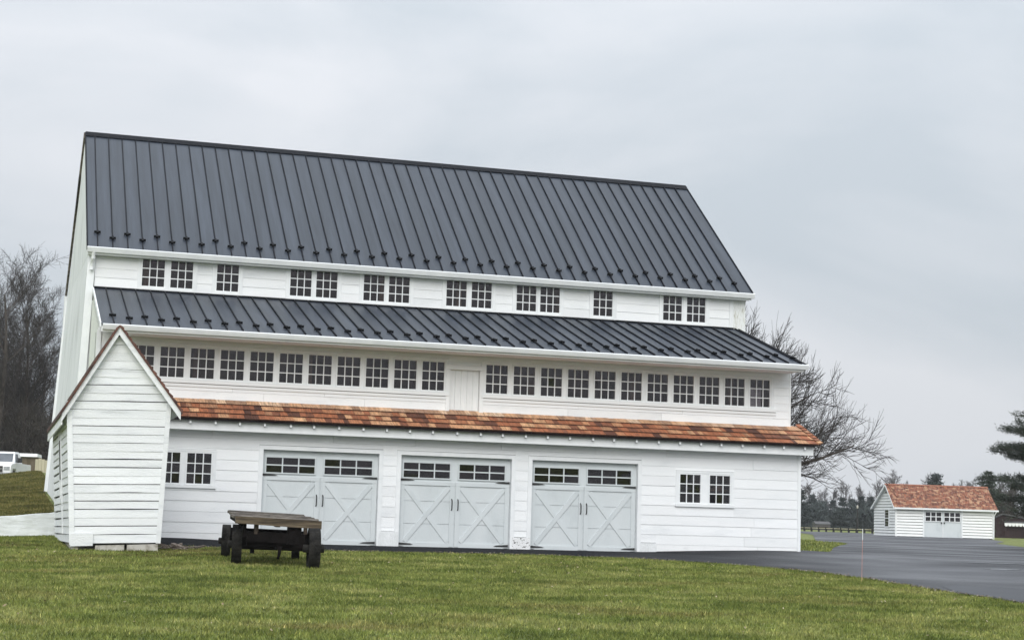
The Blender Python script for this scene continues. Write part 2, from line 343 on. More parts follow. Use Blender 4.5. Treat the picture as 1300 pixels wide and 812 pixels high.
edge0 = [(.75, -4.4), (2.37, -4.55), (4.41, -4.78), (6.66, -4.55), (9.12, -4.5), (10.69, -5.09), (11.94, -6.4), (12.75, -7.97), (13.1, -9.15), (13.08, -11.08), (12.95, -12.77), (12.73, -14.83), (12.63, -16.77), (12.3, -19), (12, -24), (11, -34), (11, -41)]
def jitter(pts, amp, sub):
    o = []
    for a, b in zip(pts[:-1], pts[1:]):
        for i in range(sub):
            t = i/sub; o.append((a[0]+(b[0]-a[0])*t+rng.uniform(-amp, amp), a[1]+(b[1]-a[1])*t+rng.uniform(-amp, amp)))
    return o+[pts[-1]]
edge = jitter(edge0, .05, 4)
island_side = [(17.6, 1.5), (19.8, 4.2), (22.5, 8.5), (27, 17), (31.5, 25), (34.8, 30.5), (36.3, 34), (37, 38), (39.5, 43), (46, 56), (52, 68), (56, 78), (60, 90), (64, 100)]
drive = edge+[(34, -41), (38, -20), (41, 5), (43.5, 22), (46.5, 34), (53, 47), (60, 57), (67.5, 70.5), (72, 78), (72, 100)]+island_side[::-1]+[(17.3, .6), (.75, .6)]
draped('driveway', drive, 'asphalt', .018, 1.0)
draped('road_patch', jitter([(13.4, -13.1), (13.9, -12.75), (14.9, -13.4), (18, -14.6), (24, -16.5)], .03, 3)+[(24, -30), (12.2, -30), (12.25, -22), (12.65, -16.77), (12.78, -14.6)], 'oldasphalt', .024, 1.0)

def puddle(cx_, cy_, ra, rb, rot, seed):
    q_ = random.Random(seed); pts = []
    for k_ in range(26):
        t_ = 2*math.pi*k_/26; f_ = q_.uniform(.7, 1.15); a, b = ra*f_*math.cos(t_), rb*f_*math.sin(t_); pts.append((cx_+a*math.cos(rot)-b*math.sin(rot), cy_+a*math.sin(rot)+b*math.cos(rot)))
    draped('puddle', pts, 'water', .024, .5)
puddle(18.9, -6.5, .5, .28, .2, 1); puddle(20.8, -3.6, 1.1, .2, -.25, 2)
# ------------------------------------------------------------------ grass blades (stuff)
def inside_drive(px, py):
    # even-odd test against drive polygon, vectorised
    poly = np.array(drive); res = np.zeros(len(px), bool); j = len(poly)-1
    for i in range(len(poly)):
        xi, yi = poly[i]; xj, yj = poly[j]
        cnd = ((yi > py) != (yj > py)) & (px < (xj-xi)*(py-yi)/(yj-yi+1e-12)+xi); res ^= cnd; j = i
    return res
NR = np.random.RandomState(5)
def blades(n, x0, x1, y0, y1, h, wd, keep):
    x = NR.uniform(x0, x1, n); y = NR.uniform(y0, y1, n); m = keep(x, y); x, y = x[m], y[m]
    n = len(x); z = Hn(x, y); a = NR.uniform(0, 2*math.pi, n); hh = h*NR.uniform(.45, 1.25, n); ww = wd*NR.uniform(.6, 1.3, n)
    clump = .5+.5*np.sin(x*2.3+np.sin(y*1.7)*2)*np.sin(y*2.9+np.sin(x*1.3)*2); hh *= .8+.4*clump
    lx, ly = NR.normal(0, .45, n)*hh, NR.normal(0, .45, n)*hh
    P = np.zeros((n, 3, 3)); P[:, 0] = np.stack([x-np.cos(a)*ww, y-np.sin(a)*ww, z-.005], 1); P[:, 1] = np.stack([x+np.cos(a)*ww, y+np.sin(a)*ww, z-.005], 1)
    P[:, 2] = np.stack([x+lx, y+ly, z+hh], 1)
    t = NR.uniform(0, 1, n)**1.1; t = np.where(NR.uniform(0, 1, n) < .03, 1, t*.93)
    return P.reshape(-1, 3), np.repeat(t, 3)
def cone(x, y, marg=3.0):
    dx, dy = x-CX, y-CY; fw = -s*dx+c*dy; rt = c*dx+s*dy
    return (abs(rt) < .31*fw+marg) & (fw > 12)
def lawn_keep(x, y):
    ok = cone(x, y) & ~inside_drive(x, y)
    ok &= ~((x > -1.05) & (x < .66) & (y > -6.55) & (y < 0)); ok &= ~((x > .6) & (x < 18) & (y > -.2)); ok &= ~((x < -.8) & (y > .2))
    return ok
bank_sets = ((120000, -6, -.6, .55, 34, .055, .014, lambda x, y: cone(x, y, 1.5) & ~((x > -.95) & (y < 14))),
             (60000, -4.5, 3.2, -9.5, -4.4, .045, .009, lambda x, y: lawn_keep(x, y) & (np.sin(x*3.1+1)*np.sin(y*4.3+np.sin(x*2))+np.sin(x*1.1-y*.9) > .15+.35*np.abs(y+6.3))))
vb, tb = [], []
for a in bank_sets: p, t = blades(*a); vb.append(p); tb.append(t)
vb = np.concatenate(vb); tag(link('bank_grass', np_mesh('bank_grass', vb, np.arange(len(vb)).reshape(-1, 3), 'drygrass', np.concatenate(tb))), 'rough brownish grass on the bank and round the crib foot', 'grass', kind='stuff')
vs, ts = [], []
for a in ((430000, -9, 14.5, -26, -12, .042, .0075, lawn_keep), (230000, -8, 14, -12, .3, .045, .010, lawn_keep),
          (25000, 17.6, 38, 2.5, 45, .08, .025, lambda x, y: ~inside_drive(x, y) & cone(x, y, 1))):
    p, t = blades(*a); vs.append(p); ts.append(t)
V = np.concatenate(vs); T = np.concatenate(ts); F = np.arange(len(V)).reshape(-1, 3)
tag(link('grass', np_mesh('grass', V, F, 'blade', T)), 'short mown green lawn grass with brownish patches', 'grass', kind='stuff')

# fallen leaves on the lawn and grit along the driveway edge
def specks(name, n, fx, m, size, label, cat, seed, up):
    r_ = np.random.RandomState(seed); x, y = fx(r_, n); z = Hn(x, y)+up*r_.uniform(.5, 1.2, n); a = r_.uniform(0, 6.28, n); L = size*r_.uniform(.5, 1.4, n); tl = r_.uniform(-.6, .6, n)
    P = np.zeros((n, 4, 3)); ca, sa = np.cos(a)*L, np.sin(a)*L
    for k_, (p, q_) in enumerate(((1, 0), (0, .6), (-1, 0), (0, -.6))):
        P[:, k_] = np.stack([x+ca*p-sa*q_, y+sa*p+ca*q_, z+tl*L*(p+q_)], 1)
    tag(link(name, np_mesh(name, P.reshape(-1, 3), np.arange(4*n).reshape(-1, 4), m)), label, cat, kind='stuff')
def _lawn(r_, n):
    x = r_.uniform(-6, 13, n*3); y = -4.8-r_.uniform(0, 1, n*3)**1.8*18; k_ = lawn_keep(x, y); return x[k_][:n], y[k_][:n]
def lawn_pts(r_, n):
    x, y = _lawn(r_, n); m_ = len(x)
    if m_ < n: x = np.resize(x, n); y = np.resize(y, n)
    return x, y
M['leaf'] = material('dry_leaf', [(.16, .11, .05), (.42, .36, .24)], .9, 1.3, coord='World')
specks('fallen_leaves', 700, lawn_pts, 'leaf', .020, 'scattered dry leaves lying on the lawn', 'leaves', 3, .045)
def edge_pts(r_, n):
    e_ = np.array(edge[:60]); i = r_.randint(0, len(e_)-1, n); t_ = r_.uniform(0, 1, n)[:, None]; p = e_[i]*(1-t_)+e_[i+1]*t_; return p[:, 0]+r_.normal(0, .09, n), p[:, 1]+r_.normal(.05, .12, n)
specks('grit', 2600, edge_pts, 'rubble', .018, 'loose grit and leaf bits along the driveway edge', 'grit', 4, .03)
# ------------------------------------------------------------------ barn
Xr = 17.2116; d2, d3, dr = .4738, 3.6616, 8.3562; e3, e2 = 3.3784, -.4937
zr, ze, z2t, z2e = 10.9602, 7.0836, 6.0899, 4.7963
barn = thing('barn', 'long white three-storey bank barn with charcoal metal roofs and three garage doors', 'barn', (0, 0, 0))
XL = -.45
# dark interior linings well behind the cladding, floor slabs and rear wall
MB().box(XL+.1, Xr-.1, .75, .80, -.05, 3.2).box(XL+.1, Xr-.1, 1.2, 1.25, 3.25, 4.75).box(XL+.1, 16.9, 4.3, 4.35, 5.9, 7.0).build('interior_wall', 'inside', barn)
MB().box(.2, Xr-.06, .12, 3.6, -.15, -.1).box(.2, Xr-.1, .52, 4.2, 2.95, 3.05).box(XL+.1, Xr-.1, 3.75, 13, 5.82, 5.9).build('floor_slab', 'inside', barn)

def siding(y, x0, x1, z0, z1, exp, holes, joints=0, m='white', gap=.005, proud=.011, th=.022, bottom=None):
    """courses of separate boards, cut round rectangular holes (xa, xb, za, zb)"""
    z = z0; row = 0
    while z < z1-.03:
        za, zb = z, min(z+exp, z1); xs = {x0, x1}
        for h in holes:
            if h[2] < zb-.005 and h[3] > za+.005: xs |= {min(max(h[0], x0), x1), min(max(h[1], x0), x1)}
        xs = sorted(xs); pieces = []
        for a, b in zip(xs[:-1], xs[1:]):
            if b-a < .02: continue
            spans = [(za, zb)]
            for h in holes:
                if h[0] < (a+b)/2 < h[1]:
                    ns = []
                    for p, q_ in spans:
                        if h[3] <= p or h[2] >= q_: ns.append((p, q_)); continue
                        if h[2] > p: ns.append((p, h[2]))
                        if h[3] < q_: ns.append((h[3], q_))
                    spans = ns
            for sp_ in spans:
                if sp_[1]-sp_[0] > .02: pieces.append((a, b, *sp_))
        merged = []
        for pc in pieces:
            if merged and abs(merged[-1][1]-pc[0]) < 1e-6 and merged[-1][2:] == pc[2:]: merged[-1] = (merged[-1][0], pc[1], *pc[2:])
            else: merged.append(pc)
        final = []
        for a, b, p, q_ in merged:
            while b-a > 3.6 and joints:
                cut = a+rng.uniform(1.8, 3.4); final.append((a, cut-.0025, p, q_)); a = cut+.0025
            final.append((a, b, p, q_))
        for a, b, p, q_ in final:
            n = max(1, int((b-a)/1.2)); mb = MB(); g0 = gap*rng.uniform(.6, 1.5); pr = proud*rng.uniform(.7, 1.4)
            vs = []
            for i in range(n+1):
                x = a+(b-a)*i/n; j = rng.uniform(-.0018, .0018); bz = p+g0+j
                if bottom: bz = max(bz, min(bottom(x), q_-.01))
                vs += [(x, y-pr, bz), (x, y-.002, q_+.004 if q_ == zb and zb < z1 else q_), (x, y+th, q_), (x, y+th, bz)]
            fs = []
            for i in range(n):
                o = i*4
                fs += [(o, o+4, o+5, o+1), (o+1, o+5, o+6, o+2), (o+2, o+6, o+7, o+3), (o+3, o+7, o+4, o)]
            fs += [(0, 1, 2, 3), (n*4+3, n*4+2, n*4+1, n*4)]
            mb.add(vs, fs).build('siding_board', 'splash' if bottom and row == 0 else m, barn)
        z += exp; row += 1

def frame_ring(mb, x0, x1, z0, z1, t, ya, yb):
    mb.box(x0, x0+t, ya, yb, z0, z1).box(x1-t, x1, ya, yb, z0, z1).box(x0+t, x1-t, ya, yb, z0, z0+t).box(x0+t, x1-t, ya, yb, z1-t, z1)
PANE = {}
def window(x, z, wd, ht, y, parent, nc=3, nr=3, fr=.038, mun=.022, panes=True, bag=None, frame_m='trim'):
    """glass area x..x+wd, z..z+ht at depth y"""
    mb = MB(); frame_ring(mb, x-fr, x+wd+fr, z-fr, z+ht+fr, fr, y-.028, y+.04)
    win = mb.build('window', frame_m, parent); mm = MB()
    for i in range(1, nc): cx_ = x+wd*i/nc; mm.box(cx_-mun/2, cx_+mun/2, y-.012, y+.022, z, z+ht)
    for j in range(1, nr): cz_ = z+ht*j/nr; mm.box(x, x+wd, y-.009, y+.018, cz_-mun/2, cz_+mun/2)
    mm.build('muntin_grid', frame_m, win)
    for i in range(nc):
        for j in range(nr):
            b = (x+wd*i/nc, x+wd*(i+1)/nc, y+.004, y+.008, z+ht*j/nr, z+ht*(j+1)/nr)
            if bag is not None: bag.box(*b)
            else:
                pn = ubox('pane', 'glass', win, *b); pn.rotation_euler = (rng.gauss(0, .018), 0, rng.gauss(0, .012))
    return win

WZ3, WH = 6.2231, .6684; WW = .548
up = [.823, 1.527, 2.679, 4.553, 5.228, 6.473, 7.144, 8.696, 9.386, 10.631, 11.294, 12.806, 14.833, 15.532]
ex3 = [(.823, 1.527), (2.679,), (4.553, 5.228), (6.473, 7.144), (8.696, 9.386), (10.631, 11.294), (12.806,), (14.833, 15.532)]
bag = MB(); holes = []
for grp in ex3:
    a, b = grp[0]-.04, grp[-1]+WW+.04
    for x in grp: window(x, WZ3, WW, WH, d3, barn, bag=bag)
    t = MB(); zb_, zt = WZ3-.04, WZ3+WH+.04
    t.box(a-.075, a, d3-.035, d3+.05, zb_-.07, zt+.0)
    t.box(b, b+.075, d3-.035, d3+.05, zb_-.07, zt+.0)
    if len(grp) == 2: t.box(grp[0]+WW+.04, grp[1]-.04, d3-.035, d3+.05, zb_, zt)
    t.box(a-.0, b+.0, d3-.045, d3+.05, zb_-.07, zb_); t.build('window_surround', 'trim', barn)
    holes.append((a-.075, b+.075, zb_-.07, 7.2))
bag.build('pane', 'glass', barn, kind='stuff', label='small dark panes of the top row of windows')
siding(d3, XL+.12, 16.80, 5.90, 7.0, .232, holes, joints=1)
ubox('corner_board', 'trim', barn, 16.80, 16.92, d3-.03, d3+.05, 5.95, 6.98)
ubox('plaster_pier', 'stained', barn, 16.922, 17.29, d3-.012, d3+.5, 5.8, 6.97, label='stained plaster pier at the right end of the top storey')
MB().hexa([(-.66, d3-.05, 1.), (-.48, d3-.05, 1.), (-.48, d3+.03, 1.), (-.66, d3+.03, 1.)], [(XL-.06, d3-.05, 6.95), (XL+.12, d3-.05, 6.95), (XL+.12, d3+.03, 6.95), (XL-.06, d3+.03, 6.95)]).build('corner_board', 'trim', barn)

# second storey
Z2, H2 = 3.7411, .6893
left2 = [1.093+.6937*i for i in range(-1, 10)]; right2 = [8.9434+.70486*i for i in range(11)]
holes = []
for grp in (left2, right2):
    a, b = grp[0]-.04, grp[-1]+WW+.04; zb_, zt = Z2-.04, Z2+H2+.04
    for x in grp: window(x, Z2, WW, H2, d2, barn)
    for x0_, x1_ in zip(grp[:-1], grp[1:]): ubox('window_post', 'trim', barn, x0_+WW+.04, x1_-.04, d2-.018, d2+.05, zb_, zt)
    t = MB(); t.box(a-.08, a, d2-.034, d2+.05, zb_-.0, zt).box(b, b+.08, d2-.034, d2+.05, zb_, zt).box(a-.08, b+.08, d2-.03, d2+.05, zt, zt+.045)
    t.build('window_surround', 'trim', barn)
    ubox('sill_board', 'trim', barn, a-.08, b+.14 if grp is right2 else b+.08, d2-.055, d2+.04, zb_-.085, zb_-.002)
    ubox('apron_board', 'trim', barn, a-.08, b+.14 if grp is right2 else b+.08, d2-.028, d2+.03, zb_-.165, zb_-.097)
    holes.append((a-.08, b+.08, zb_-.165, zt+.045)); holes.append((b+.079, b+(.14 if grp is right2 else .08), zb_-.165, zb_-.002))
dx0, dx1 = 8.037, 8.779
holes.append((dx0-.10, dx1+.10, 3.0, 4.375))
siding(d2, .2, 17.10, 3.05, 4.82, .2, holes, joints=1)
for i in range(5): ubox('door_plank', 'gdoor' if 0 else 'trim', barn, dx0+i*(dx1-dx0)/5+.002, dx0+(i+1)*(dx1-dx0)/5-.002, d2+.055, d2+.085, 3.02, 4.27)
t = MB(); t.box(dx0-.10, dx0-.006, d2-.04, d2+.09, 3.02, 4.265).box(dx1+.006, dx1+.10, d2-.04, d2+.09, 3.02, 4.265).box(dx0-.13, dx1+.13, d2-.055, d2+.09, 4.272, 4.372)
t.build('door_frame', 'trim', barn)
MB().box(17.10, 17.14, d2-.02, d2+.10, 3.0, 4.75).build('corner_board', 'trim', barn)
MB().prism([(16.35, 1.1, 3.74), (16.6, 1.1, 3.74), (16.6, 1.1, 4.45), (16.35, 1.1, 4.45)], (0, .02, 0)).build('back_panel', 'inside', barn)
cur = MB()
for i in range(14):
    x = 15.99+i*.028; cur.box(x, x+.022, d2+.14+.02*(i % 2), d2+.16+.02*(i % 2), 3.72, 4.25)
for x in (1.9, 4.6, 7.3, 10.2, 12.9, 15.6): ubox('interior_post', 'shelf', barn, x, x+.14, .95, 1.09, 3.06, 4.75)
for x in (.9, 3.9, 7.0, 9.1, 11.9, 14.4): ubox('interior_post', 'shelf', barn, x, x+.13, d3+.42, d3+.54, 5.91, 6.98)
cur.build('curtain', 'curtain', barn, label='pale curtain in the rightmost middle window')

# ground storey
gh = 2.1392; GD = [3.5086, 6.7811, 10.0406]; GW = 2.74
holes = [(x-.10, x+GW+.10, -.2, gh+.10) for x in GD]
for grp, zz, hh in (((1.065, 1.775), 1.30, .688), ((13.905, 14.705), 1.2399, .6888)):
    a, b = grp[0]-.04, grp[-1]+WW+.04
    for x in grp: window(x, zz, WW, hh, 0, barn)
    t = MB(); t.box(a-.07, a, -.03, .05, zz-.04, zz+hh+.04).box(b, b+.07, -.03, .05, zz-.04, zz+hh+.04).box(grp[0]+WW+.04, grp[1]-.04, -.022, .05, zz-.04, zz+hh+.04)
    t.box(a-.07, b+.07, -.034, .05, zz+hh+.04, zz+hh+.09); t.build('window_surround', 'trim', barn)
    ubox('sill_board', 'trim', barn, a-.085, b+.085, -.055, .05, zz-.105, zz-.042)
    holes.append((a-.07, b+.07, zz-.105, zz+hh+.09))
MB().box(14.6, 15.4, .45, .6, 1.55, 1.60).box(14.7, 14.95, .45, .6, 1.6, 1.72).box(15.05, 15.3, .45, .6, 1.6, 1.70).build('shelf', 'shelf', barn, label='wooden shelf seen through the right ground-floor window')
plinths = [(6.30, 6.76, .34), (9.58, 10.02, .27), (12.86, 13.30, .22)]
for a, b, t_ in plinths: holes.append((a, b, -.2, t_))
def wall_bottom(x): return H(x, -.1)+.03
siding(0, .2, 17.13, -.06, 2.72, .2405, holes, joints=1, bottom=wall_bottom)
for (a, b, t_), nm in zip(plinths, ('cracked plaster base between the left and middle garage doors', 'chipped plaster base with black holes between the middle and right garage doors', 'small plaster base right of the right garage door')):
    mb = MB(); vs = []
    ubox('plaster_base', 'plinth' if 'holes' in nm else 'stucco', barn, a, b, -.045, .06, -.1, t_-.004, label=nm)
ubox('corner_board', 'trim', barn, 17.13, 17.212, -.03, .12, H(17.2, -.1), 2.6)
# right and left end walls (siding and plaster), rear wall
def end_wall():
    mb = MB()
    mb.prism([(Xr-.12, .12, -.1), (Xr-.12, d3, -.1), (Xr-.12, d3, 2.6), (Xr-.12, .12, 2.6)], (.11, 0, 0))
    mb.prism([(Xr-.2, d2+.1, 2.55), (Xr-.2, d3, 2.55), (Xr-.2, d3, 5.95), (Xr-.2, d2+.1, 4.88)], (.11, 0, 0))
    mb.build('lean_to_end_wall', 'white', barn)
    mb = MB(); Xe = 17.16
    mb.prism([(Xe-.3, d3+.52, -.1), (Xe-.3, 13.05, -.1), (Xe-.3, 13.05, 6.9), (Xe-.3, dr, 10.75), (Xe-.3, d3+.52, 7.0)], (.3, 0, 0)); mb.build('gable_wall', 'stucco', barn, label='right gable wall')
    MB().box(-.7, Xr, 13.06, 13.3, -.1, 6.95).build('rear_wall', 'stucco', barn)
end_wall()
# left gable: battered masonry wall, leaning inwards as it rises
yb0, yb1 = d3+.03, 13.05
MB().hexa([(-.72, yb0, -.2), (XL+.1, yb0, -.2), (XL+.1, yb1, -.2), (-.92, yb1, -.2)], [(-.50, yb0, 6.95), (XL+.1, yb0, 6.95), (XL+.1, yb1, 6.95), (-.62, yb1, 6.85)]).build('gable_wall', 'stucco', barn, label='left whitewashed gable wall')
MB().prism([(-.505, yb0, 6.95), (-.617, yb1, 6.85), (-.56, dr+.2, 10.7), (-.53, dr-.2, 10.7)], (.25, 0, 0)).build('gable_peak', 'stucco', barn)
MB().prism([(-.62, 9.25, 9.95), (-.62, 9.6, 9.95), (-.63, 10.75, 9.08), (-.63, 10.4, 9.08)], (-.012, 0, 0)).build('vent_slot', 'iron', barn)
MB().hexa([(-.96, yb1, 1.1), (-.86, yb1, 1.1), (-.86, yb1+.12, 1.1), (-.96, yb1+.12, 1.1)], [(-.66, yb1, 6.8), (-.56, yb1, 6.8), (-.56, yb1+.12, 6.8), (-.66, yb1+.12, 6.8)]).build('corner_board', 'trim', barn)
# lean-to left end wall in board and batten
lx = -.33
MB().prism([(lx, d2+.1, -.1), (lx, d3-.03, -.1), (lx, d3-.03, 5.85), (lx, d2+.1, 4.86)], (.1, 0, 0)).build('lean_to_end_wall', 'batten', barn, label='cream board and batten end wall of the lean-to')
for i in range(9):
    yy = d2+.12+i*.37; zt = 4.86+(yy-d2-.1)*.3115
    ubox('batten', 'batten', barn, lx-.025, lx-.002, yy, yy+.05, -.1, zt-.02)
MB().box(lx-.03, lx+.06, d2-.05, d2+.1, -.1, 4.74).build('corner_board', 'trim', barn)
MB().box(lx-.005, .2, d2, d2+.05, 3.05, 4.8).build('wall_panel', 'white', barn)
MB().box(lx+.02, .2, .0, .05, -.05, 2.7).build('wall_panel', 'white', barn)

# ---- garage doors
def garage_door(x0):
    y = .11; d = link('garage_door', MB().box(x0, x0+GW, y, y+.05, -.02, gh).mesh('garage_door', 'gdoor'), barn, 'pale grey carriage-style garage door with crossed braces and top lights')
    # holes are not cut: lights sit in the top section built as a frame instead
    bpy.data.meshes.remove(d.data) if False else None
    mb = MB(); zt0, zt1 = 1.62, 1.965
    lites = []
    half = GW/2
    for k in (0, 1):
        a = x0+.095+k*half; b = a+half-.235; lites.append((a, b))
    me = MB(); me.box(x0, x0+GW, y, y+.05, -.03, .527).box(x0, x0+GW, y, y+.05, .535, 1.062).box(x0, x0+GW, y, y+.05, 1.07, zt0).box(x0+.01, x0+GW-.01, y+.04, y+.045, 0, zt0).box(x0, x0+GW, y, y+.05, zt1, gh)
    me.box(x0, lites[0][0], y, y+.05, zt0, zt1).box(lites[0][1], lites[1][0], y, y+.05, zt0, zt1).box(lites[1][1], x0+GW, y, y+.05, zt0, zt1)
    d.data = me.mesh('garage_door', 'gdoor')
    for a, b in lites: window(a, zt0, b-a, zt1-zt0, y-.004, d, 3, 2, fr=.03, mun=.028, frame_m='gdoor')
    yo = y-.022
    for k in (0, 1):
        xa = x0+.0+k*half; L0, L1 = (xa+.02, xa+half-.01)
        st = .11
        ubox('stile', 'gdoor', d, L0, L0+st, yo, y-.001, .0, 1.44); ubox('stile', 'gdoor', d, L1-st, L1, yo, y-.001, 0, 1.44)
        ubox('rail', 'gdoor', d, L0, L1, yo-.004, y-.001, 1.442, 1.535); ubox('rail', 'gdoor', d, L0+st, L1-st, yo, y-.001, -.015, .085)
        a, b, zb_, zt = L0+st, L1-st, .085, 1.442
        wv = .052
        def brace(p, q_, yy):
            p, q_ = Vector(p), Vector(q_); dd = (q_-p).normalized(); nn = Vector((-dd.y, dd.x))*wv
            pts = [p+nn, q_+nn, q_-nn, p-nn]
            MB().prism([(t_.x, yy, t_.y) for t_ in pts], (0, y-.001-yy, 0)).build('brace', 'gdoor', d)
        brace((a+.03, zb_+.03), (b-.03, zt-.04), yo-.002); brace((a+.03, zt-.04), (b-.03, zb_+.03), yo+.004)
    # centre gap, hardware
    for sx_ in (-1, 1):
        hx = x0+half+sx_*.075; MB().tube([(hx, yo-.005, .87), (hx, yo-.045, .90), (hx, yo-.05, .99), (hx, yo-.045, 1.10), (hx, yo-.005, 1.13)], .013, 6).build('handle', 'iron', d)
    for zz in (1.535, .03):
        for sx_ in (0, 1):
            xa = x0+.015 if sx_ == 0 else x0+GW-.015-.36; z0_ = zz
            p = [(xa, .045), (xa+.28, .03), (xa+.36, .012), (xa+.28, -.002+.01), (xa, .0)] if sx_ == 0 else [(xa+.36, .045), (xa+.08, .03), (xa, .012), (xa+.08, .008), (xa+.36, 0)]
            MB().prism([(q_[0], yo-.022, z0_+q_[1]*1.15) for q_ in p], (0, .014, 0)).build('hinge', 'iron', d)
    t = MB(); t.box(x0-.10, x0, -.035, .16, -.03, gh).box(x0+GW, x0+GW+.10, -.035, .16, -.03, gh).box(x0-.10, x0+GW+.10, -.035, .16, gh, gh+.095)
    t.build('door_frame', 'trim', barn)
    return d
for gx_ in GD: garage_door(gx_)

# ---- pent roof with cedar shingles, beam, rafter tails
s0, zs0, zs1 = -.4917, 2.7645, 3.2567
PX0, PX1 = .2, 17.30
slope = (zs1-zs0)/(d2-s0)
def pz(y): return zs0+(y-s0)*slope
MB().prism([(PX0, s0+.02, pz(s0+.02)-.055), (PX0, d2-.03, pz(d2-.03)-.055), (PX0, d2-.03, pz(d2-.03)-.03), (PX0, s0+.02, pz(s0+.02)-.03)], (PX1-PX0+.08, 0, 0)).build('roof_deck', 'inside', barn)
rows = 4; rl = (d2-.02-s0)/rows
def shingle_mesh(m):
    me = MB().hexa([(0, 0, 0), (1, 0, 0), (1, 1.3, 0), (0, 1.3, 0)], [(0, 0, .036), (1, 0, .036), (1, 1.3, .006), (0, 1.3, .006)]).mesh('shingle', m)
    me.materials.append(M['butt_shade']); me.polygons[2].material_index = 1; return me
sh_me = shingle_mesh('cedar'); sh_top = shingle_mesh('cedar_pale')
ang = math.atan(slope)
for r_ in range(rows):
    x = PX0-rng.uniform(0, .1); y = s0+r_*rl; endx = 17.53-(r_*.02)
    while x < endx-.05:
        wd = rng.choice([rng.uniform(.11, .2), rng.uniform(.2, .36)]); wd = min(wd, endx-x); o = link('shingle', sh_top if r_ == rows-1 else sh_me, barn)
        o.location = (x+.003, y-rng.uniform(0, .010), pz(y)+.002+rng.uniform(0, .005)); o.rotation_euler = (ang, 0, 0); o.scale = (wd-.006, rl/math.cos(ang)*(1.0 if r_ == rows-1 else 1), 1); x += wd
        o.rotation_euler[0] = ang-.012
# raised cap shingles along the right hip
for i in range(7):
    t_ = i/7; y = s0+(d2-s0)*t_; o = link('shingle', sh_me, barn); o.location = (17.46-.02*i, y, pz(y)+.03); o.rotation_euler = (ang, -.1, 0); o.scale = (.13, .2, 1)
b0 = -.3455
MB().box(.2, 17.3922, b0, b0+.10, 2.5117, 2.722).build('beam', 'trim', barn)
MB().box(17.30, 17.394, b0+.10, .5, 2.53, 2.722).build('end_beam', 'trim', barn)
MB().box(.2, 17.28, b0+.10, -.036, 2.60, 2.62).build('soffit', 'trim', barn)
x = .62; rt_me = MB().box(-.022, .022, -.09, .2, -.07, .0).mesh('rafter_tail', 'trim')
while x < 17.2:
    o = link('rafter_tail', rt_me, barn); o.location = (x+rng.uniform(-.02, .02), b0-.0, 2.722); x += .569
# ---- metal roofs
def metal_roof(x0, x1, y0, z0, y1, z1, first, pitch, g_lo, g_hi, name):
    L = math.hypot(y1-y0, z1-z0); a = math.atan2(z1-z0, y1-y0); dy, dz = math.cos(a), math.sin(a); ny_, nz_ = -dz, dy
    rf = link(name, MB().prism([(x0+.02, y0+.02, z0-.05), (x0+.02, y1, z1-.05), (x0+.02, y1, z1-.015), (x0+.02, y0+.02, z0-.015)], (x1-x0-.04, 0, 0)).mesh(name, 'roof'), barn)
    xs = [x0]; x = first
    while x < x1-.08:
        if x > x0+.05: xs.append(x)
        x += pitch
    xs.append(x1)
    pm = MB().hexa([(0, 0, -.012), (1, 0, -.012), (1, L, -.012), (0, L, -.012)], [(0, 0, 0), (1, 0, 0), (1, L, 0), (0, L, 0)]).mesh('roof_panel', 'roof')
    smm = MB().box(-.011, .011, .0, L, 0, .040).mesh('seam', 'seam')
    gm = MB().box(-.025, .025, -.03, .05, 0, .05).box(-.080, .080, .008, .030, .010, .066).box(-.024, .024, -.06, .06, .05, .078).mesh('snow_guard', 'guard')
    for i, (a0, a1) in enumerate(zip(xs[:-1], xs[1:])):
        o = link('roof_panel', pm, rf); o.location = (a0, y0, z0); o.rotation_euler = (a+rng.uniform(-.0004, .0004), 0, 0); o.scale = (a1-a0, 1, 1)
        if i:
            o = link('seam', smm, rf); o.location = (a0, y0, z0); o.rotation_euler = (a, 0, 0)
            t_ = g_lo if i % 2 == 0 else g_hi; t_ += rng.uniform(-.01, .01)
            o = link('snow_guard', gm, rf); o.location = (a0, y0+dy*t_, z0+dz*t_); o.rotation_euler = (a, 0, rng.uniform(-.04, .04))
    return rf
ML, MR = -.545, 17.3687
main = metal_roof(ML, MR, e3, ze, dr, zr, -.312, .36746, .42, .66, 'main_roof')
MB().prism([(ML, dr, zr-.02), (ML, 2*dr-e3-.05, ze-.12), (ML, 2*dr-e3-.05, ze-.06), (ML, dr, zr+.03)], (MR-ML, 0, 0)).build('rear_roof_slope', 'roof', barn)
MB().prism([(ML-.015, dr-.17, zr-.095), (ML-.015, dr, zr+.055), (ML-.015, dr+.17, zr-.095)], (MR-ML+.03, 0, 0)).build('ridge_cap', 'seam', barn)
sl = (zr-ze)/(dr-e3)
for nm, X0, X1 in (('rake_trim', ML-.03, ML), ('rake_trim', MR, MR+.03)):
    MB().prism([(X0, e3, ze-.10), (X0, dr, zr-.10), (X0, dr, zr+.035), (X0, e3, ze+.035)], (X1-X0, 0, 0)).build(nm, 'seam', barn)
    MB().prism([(X0-(.11 if X0 < 0 else 0), 2*dr-e3, ze-.22), (X0-(.03 if X0 < 0 else 0), dr, zr-.14), (X0-(.03 if X0 < 0 else 0), dr, zr+.02), (X0-(.11 if X0 < 0 else 0), 2*dr-e3, ze-.05)], (X1-X0+.03, 0, 0)).build(nm, 'wood' if X0 < 0 else 'seam', barn)
SL, SR = -.335, 17.07
second = metal_roof(SL, SR, e2, z2e, d3-.02, z2t-.0, -.05+.0, .3620, .55, .80, 'lean_to_roof')
MB().box(SL, 16.92, d3-.075, d3-.05, z2t-.03, z2t+.035).build('flashing', 'seam', barn)
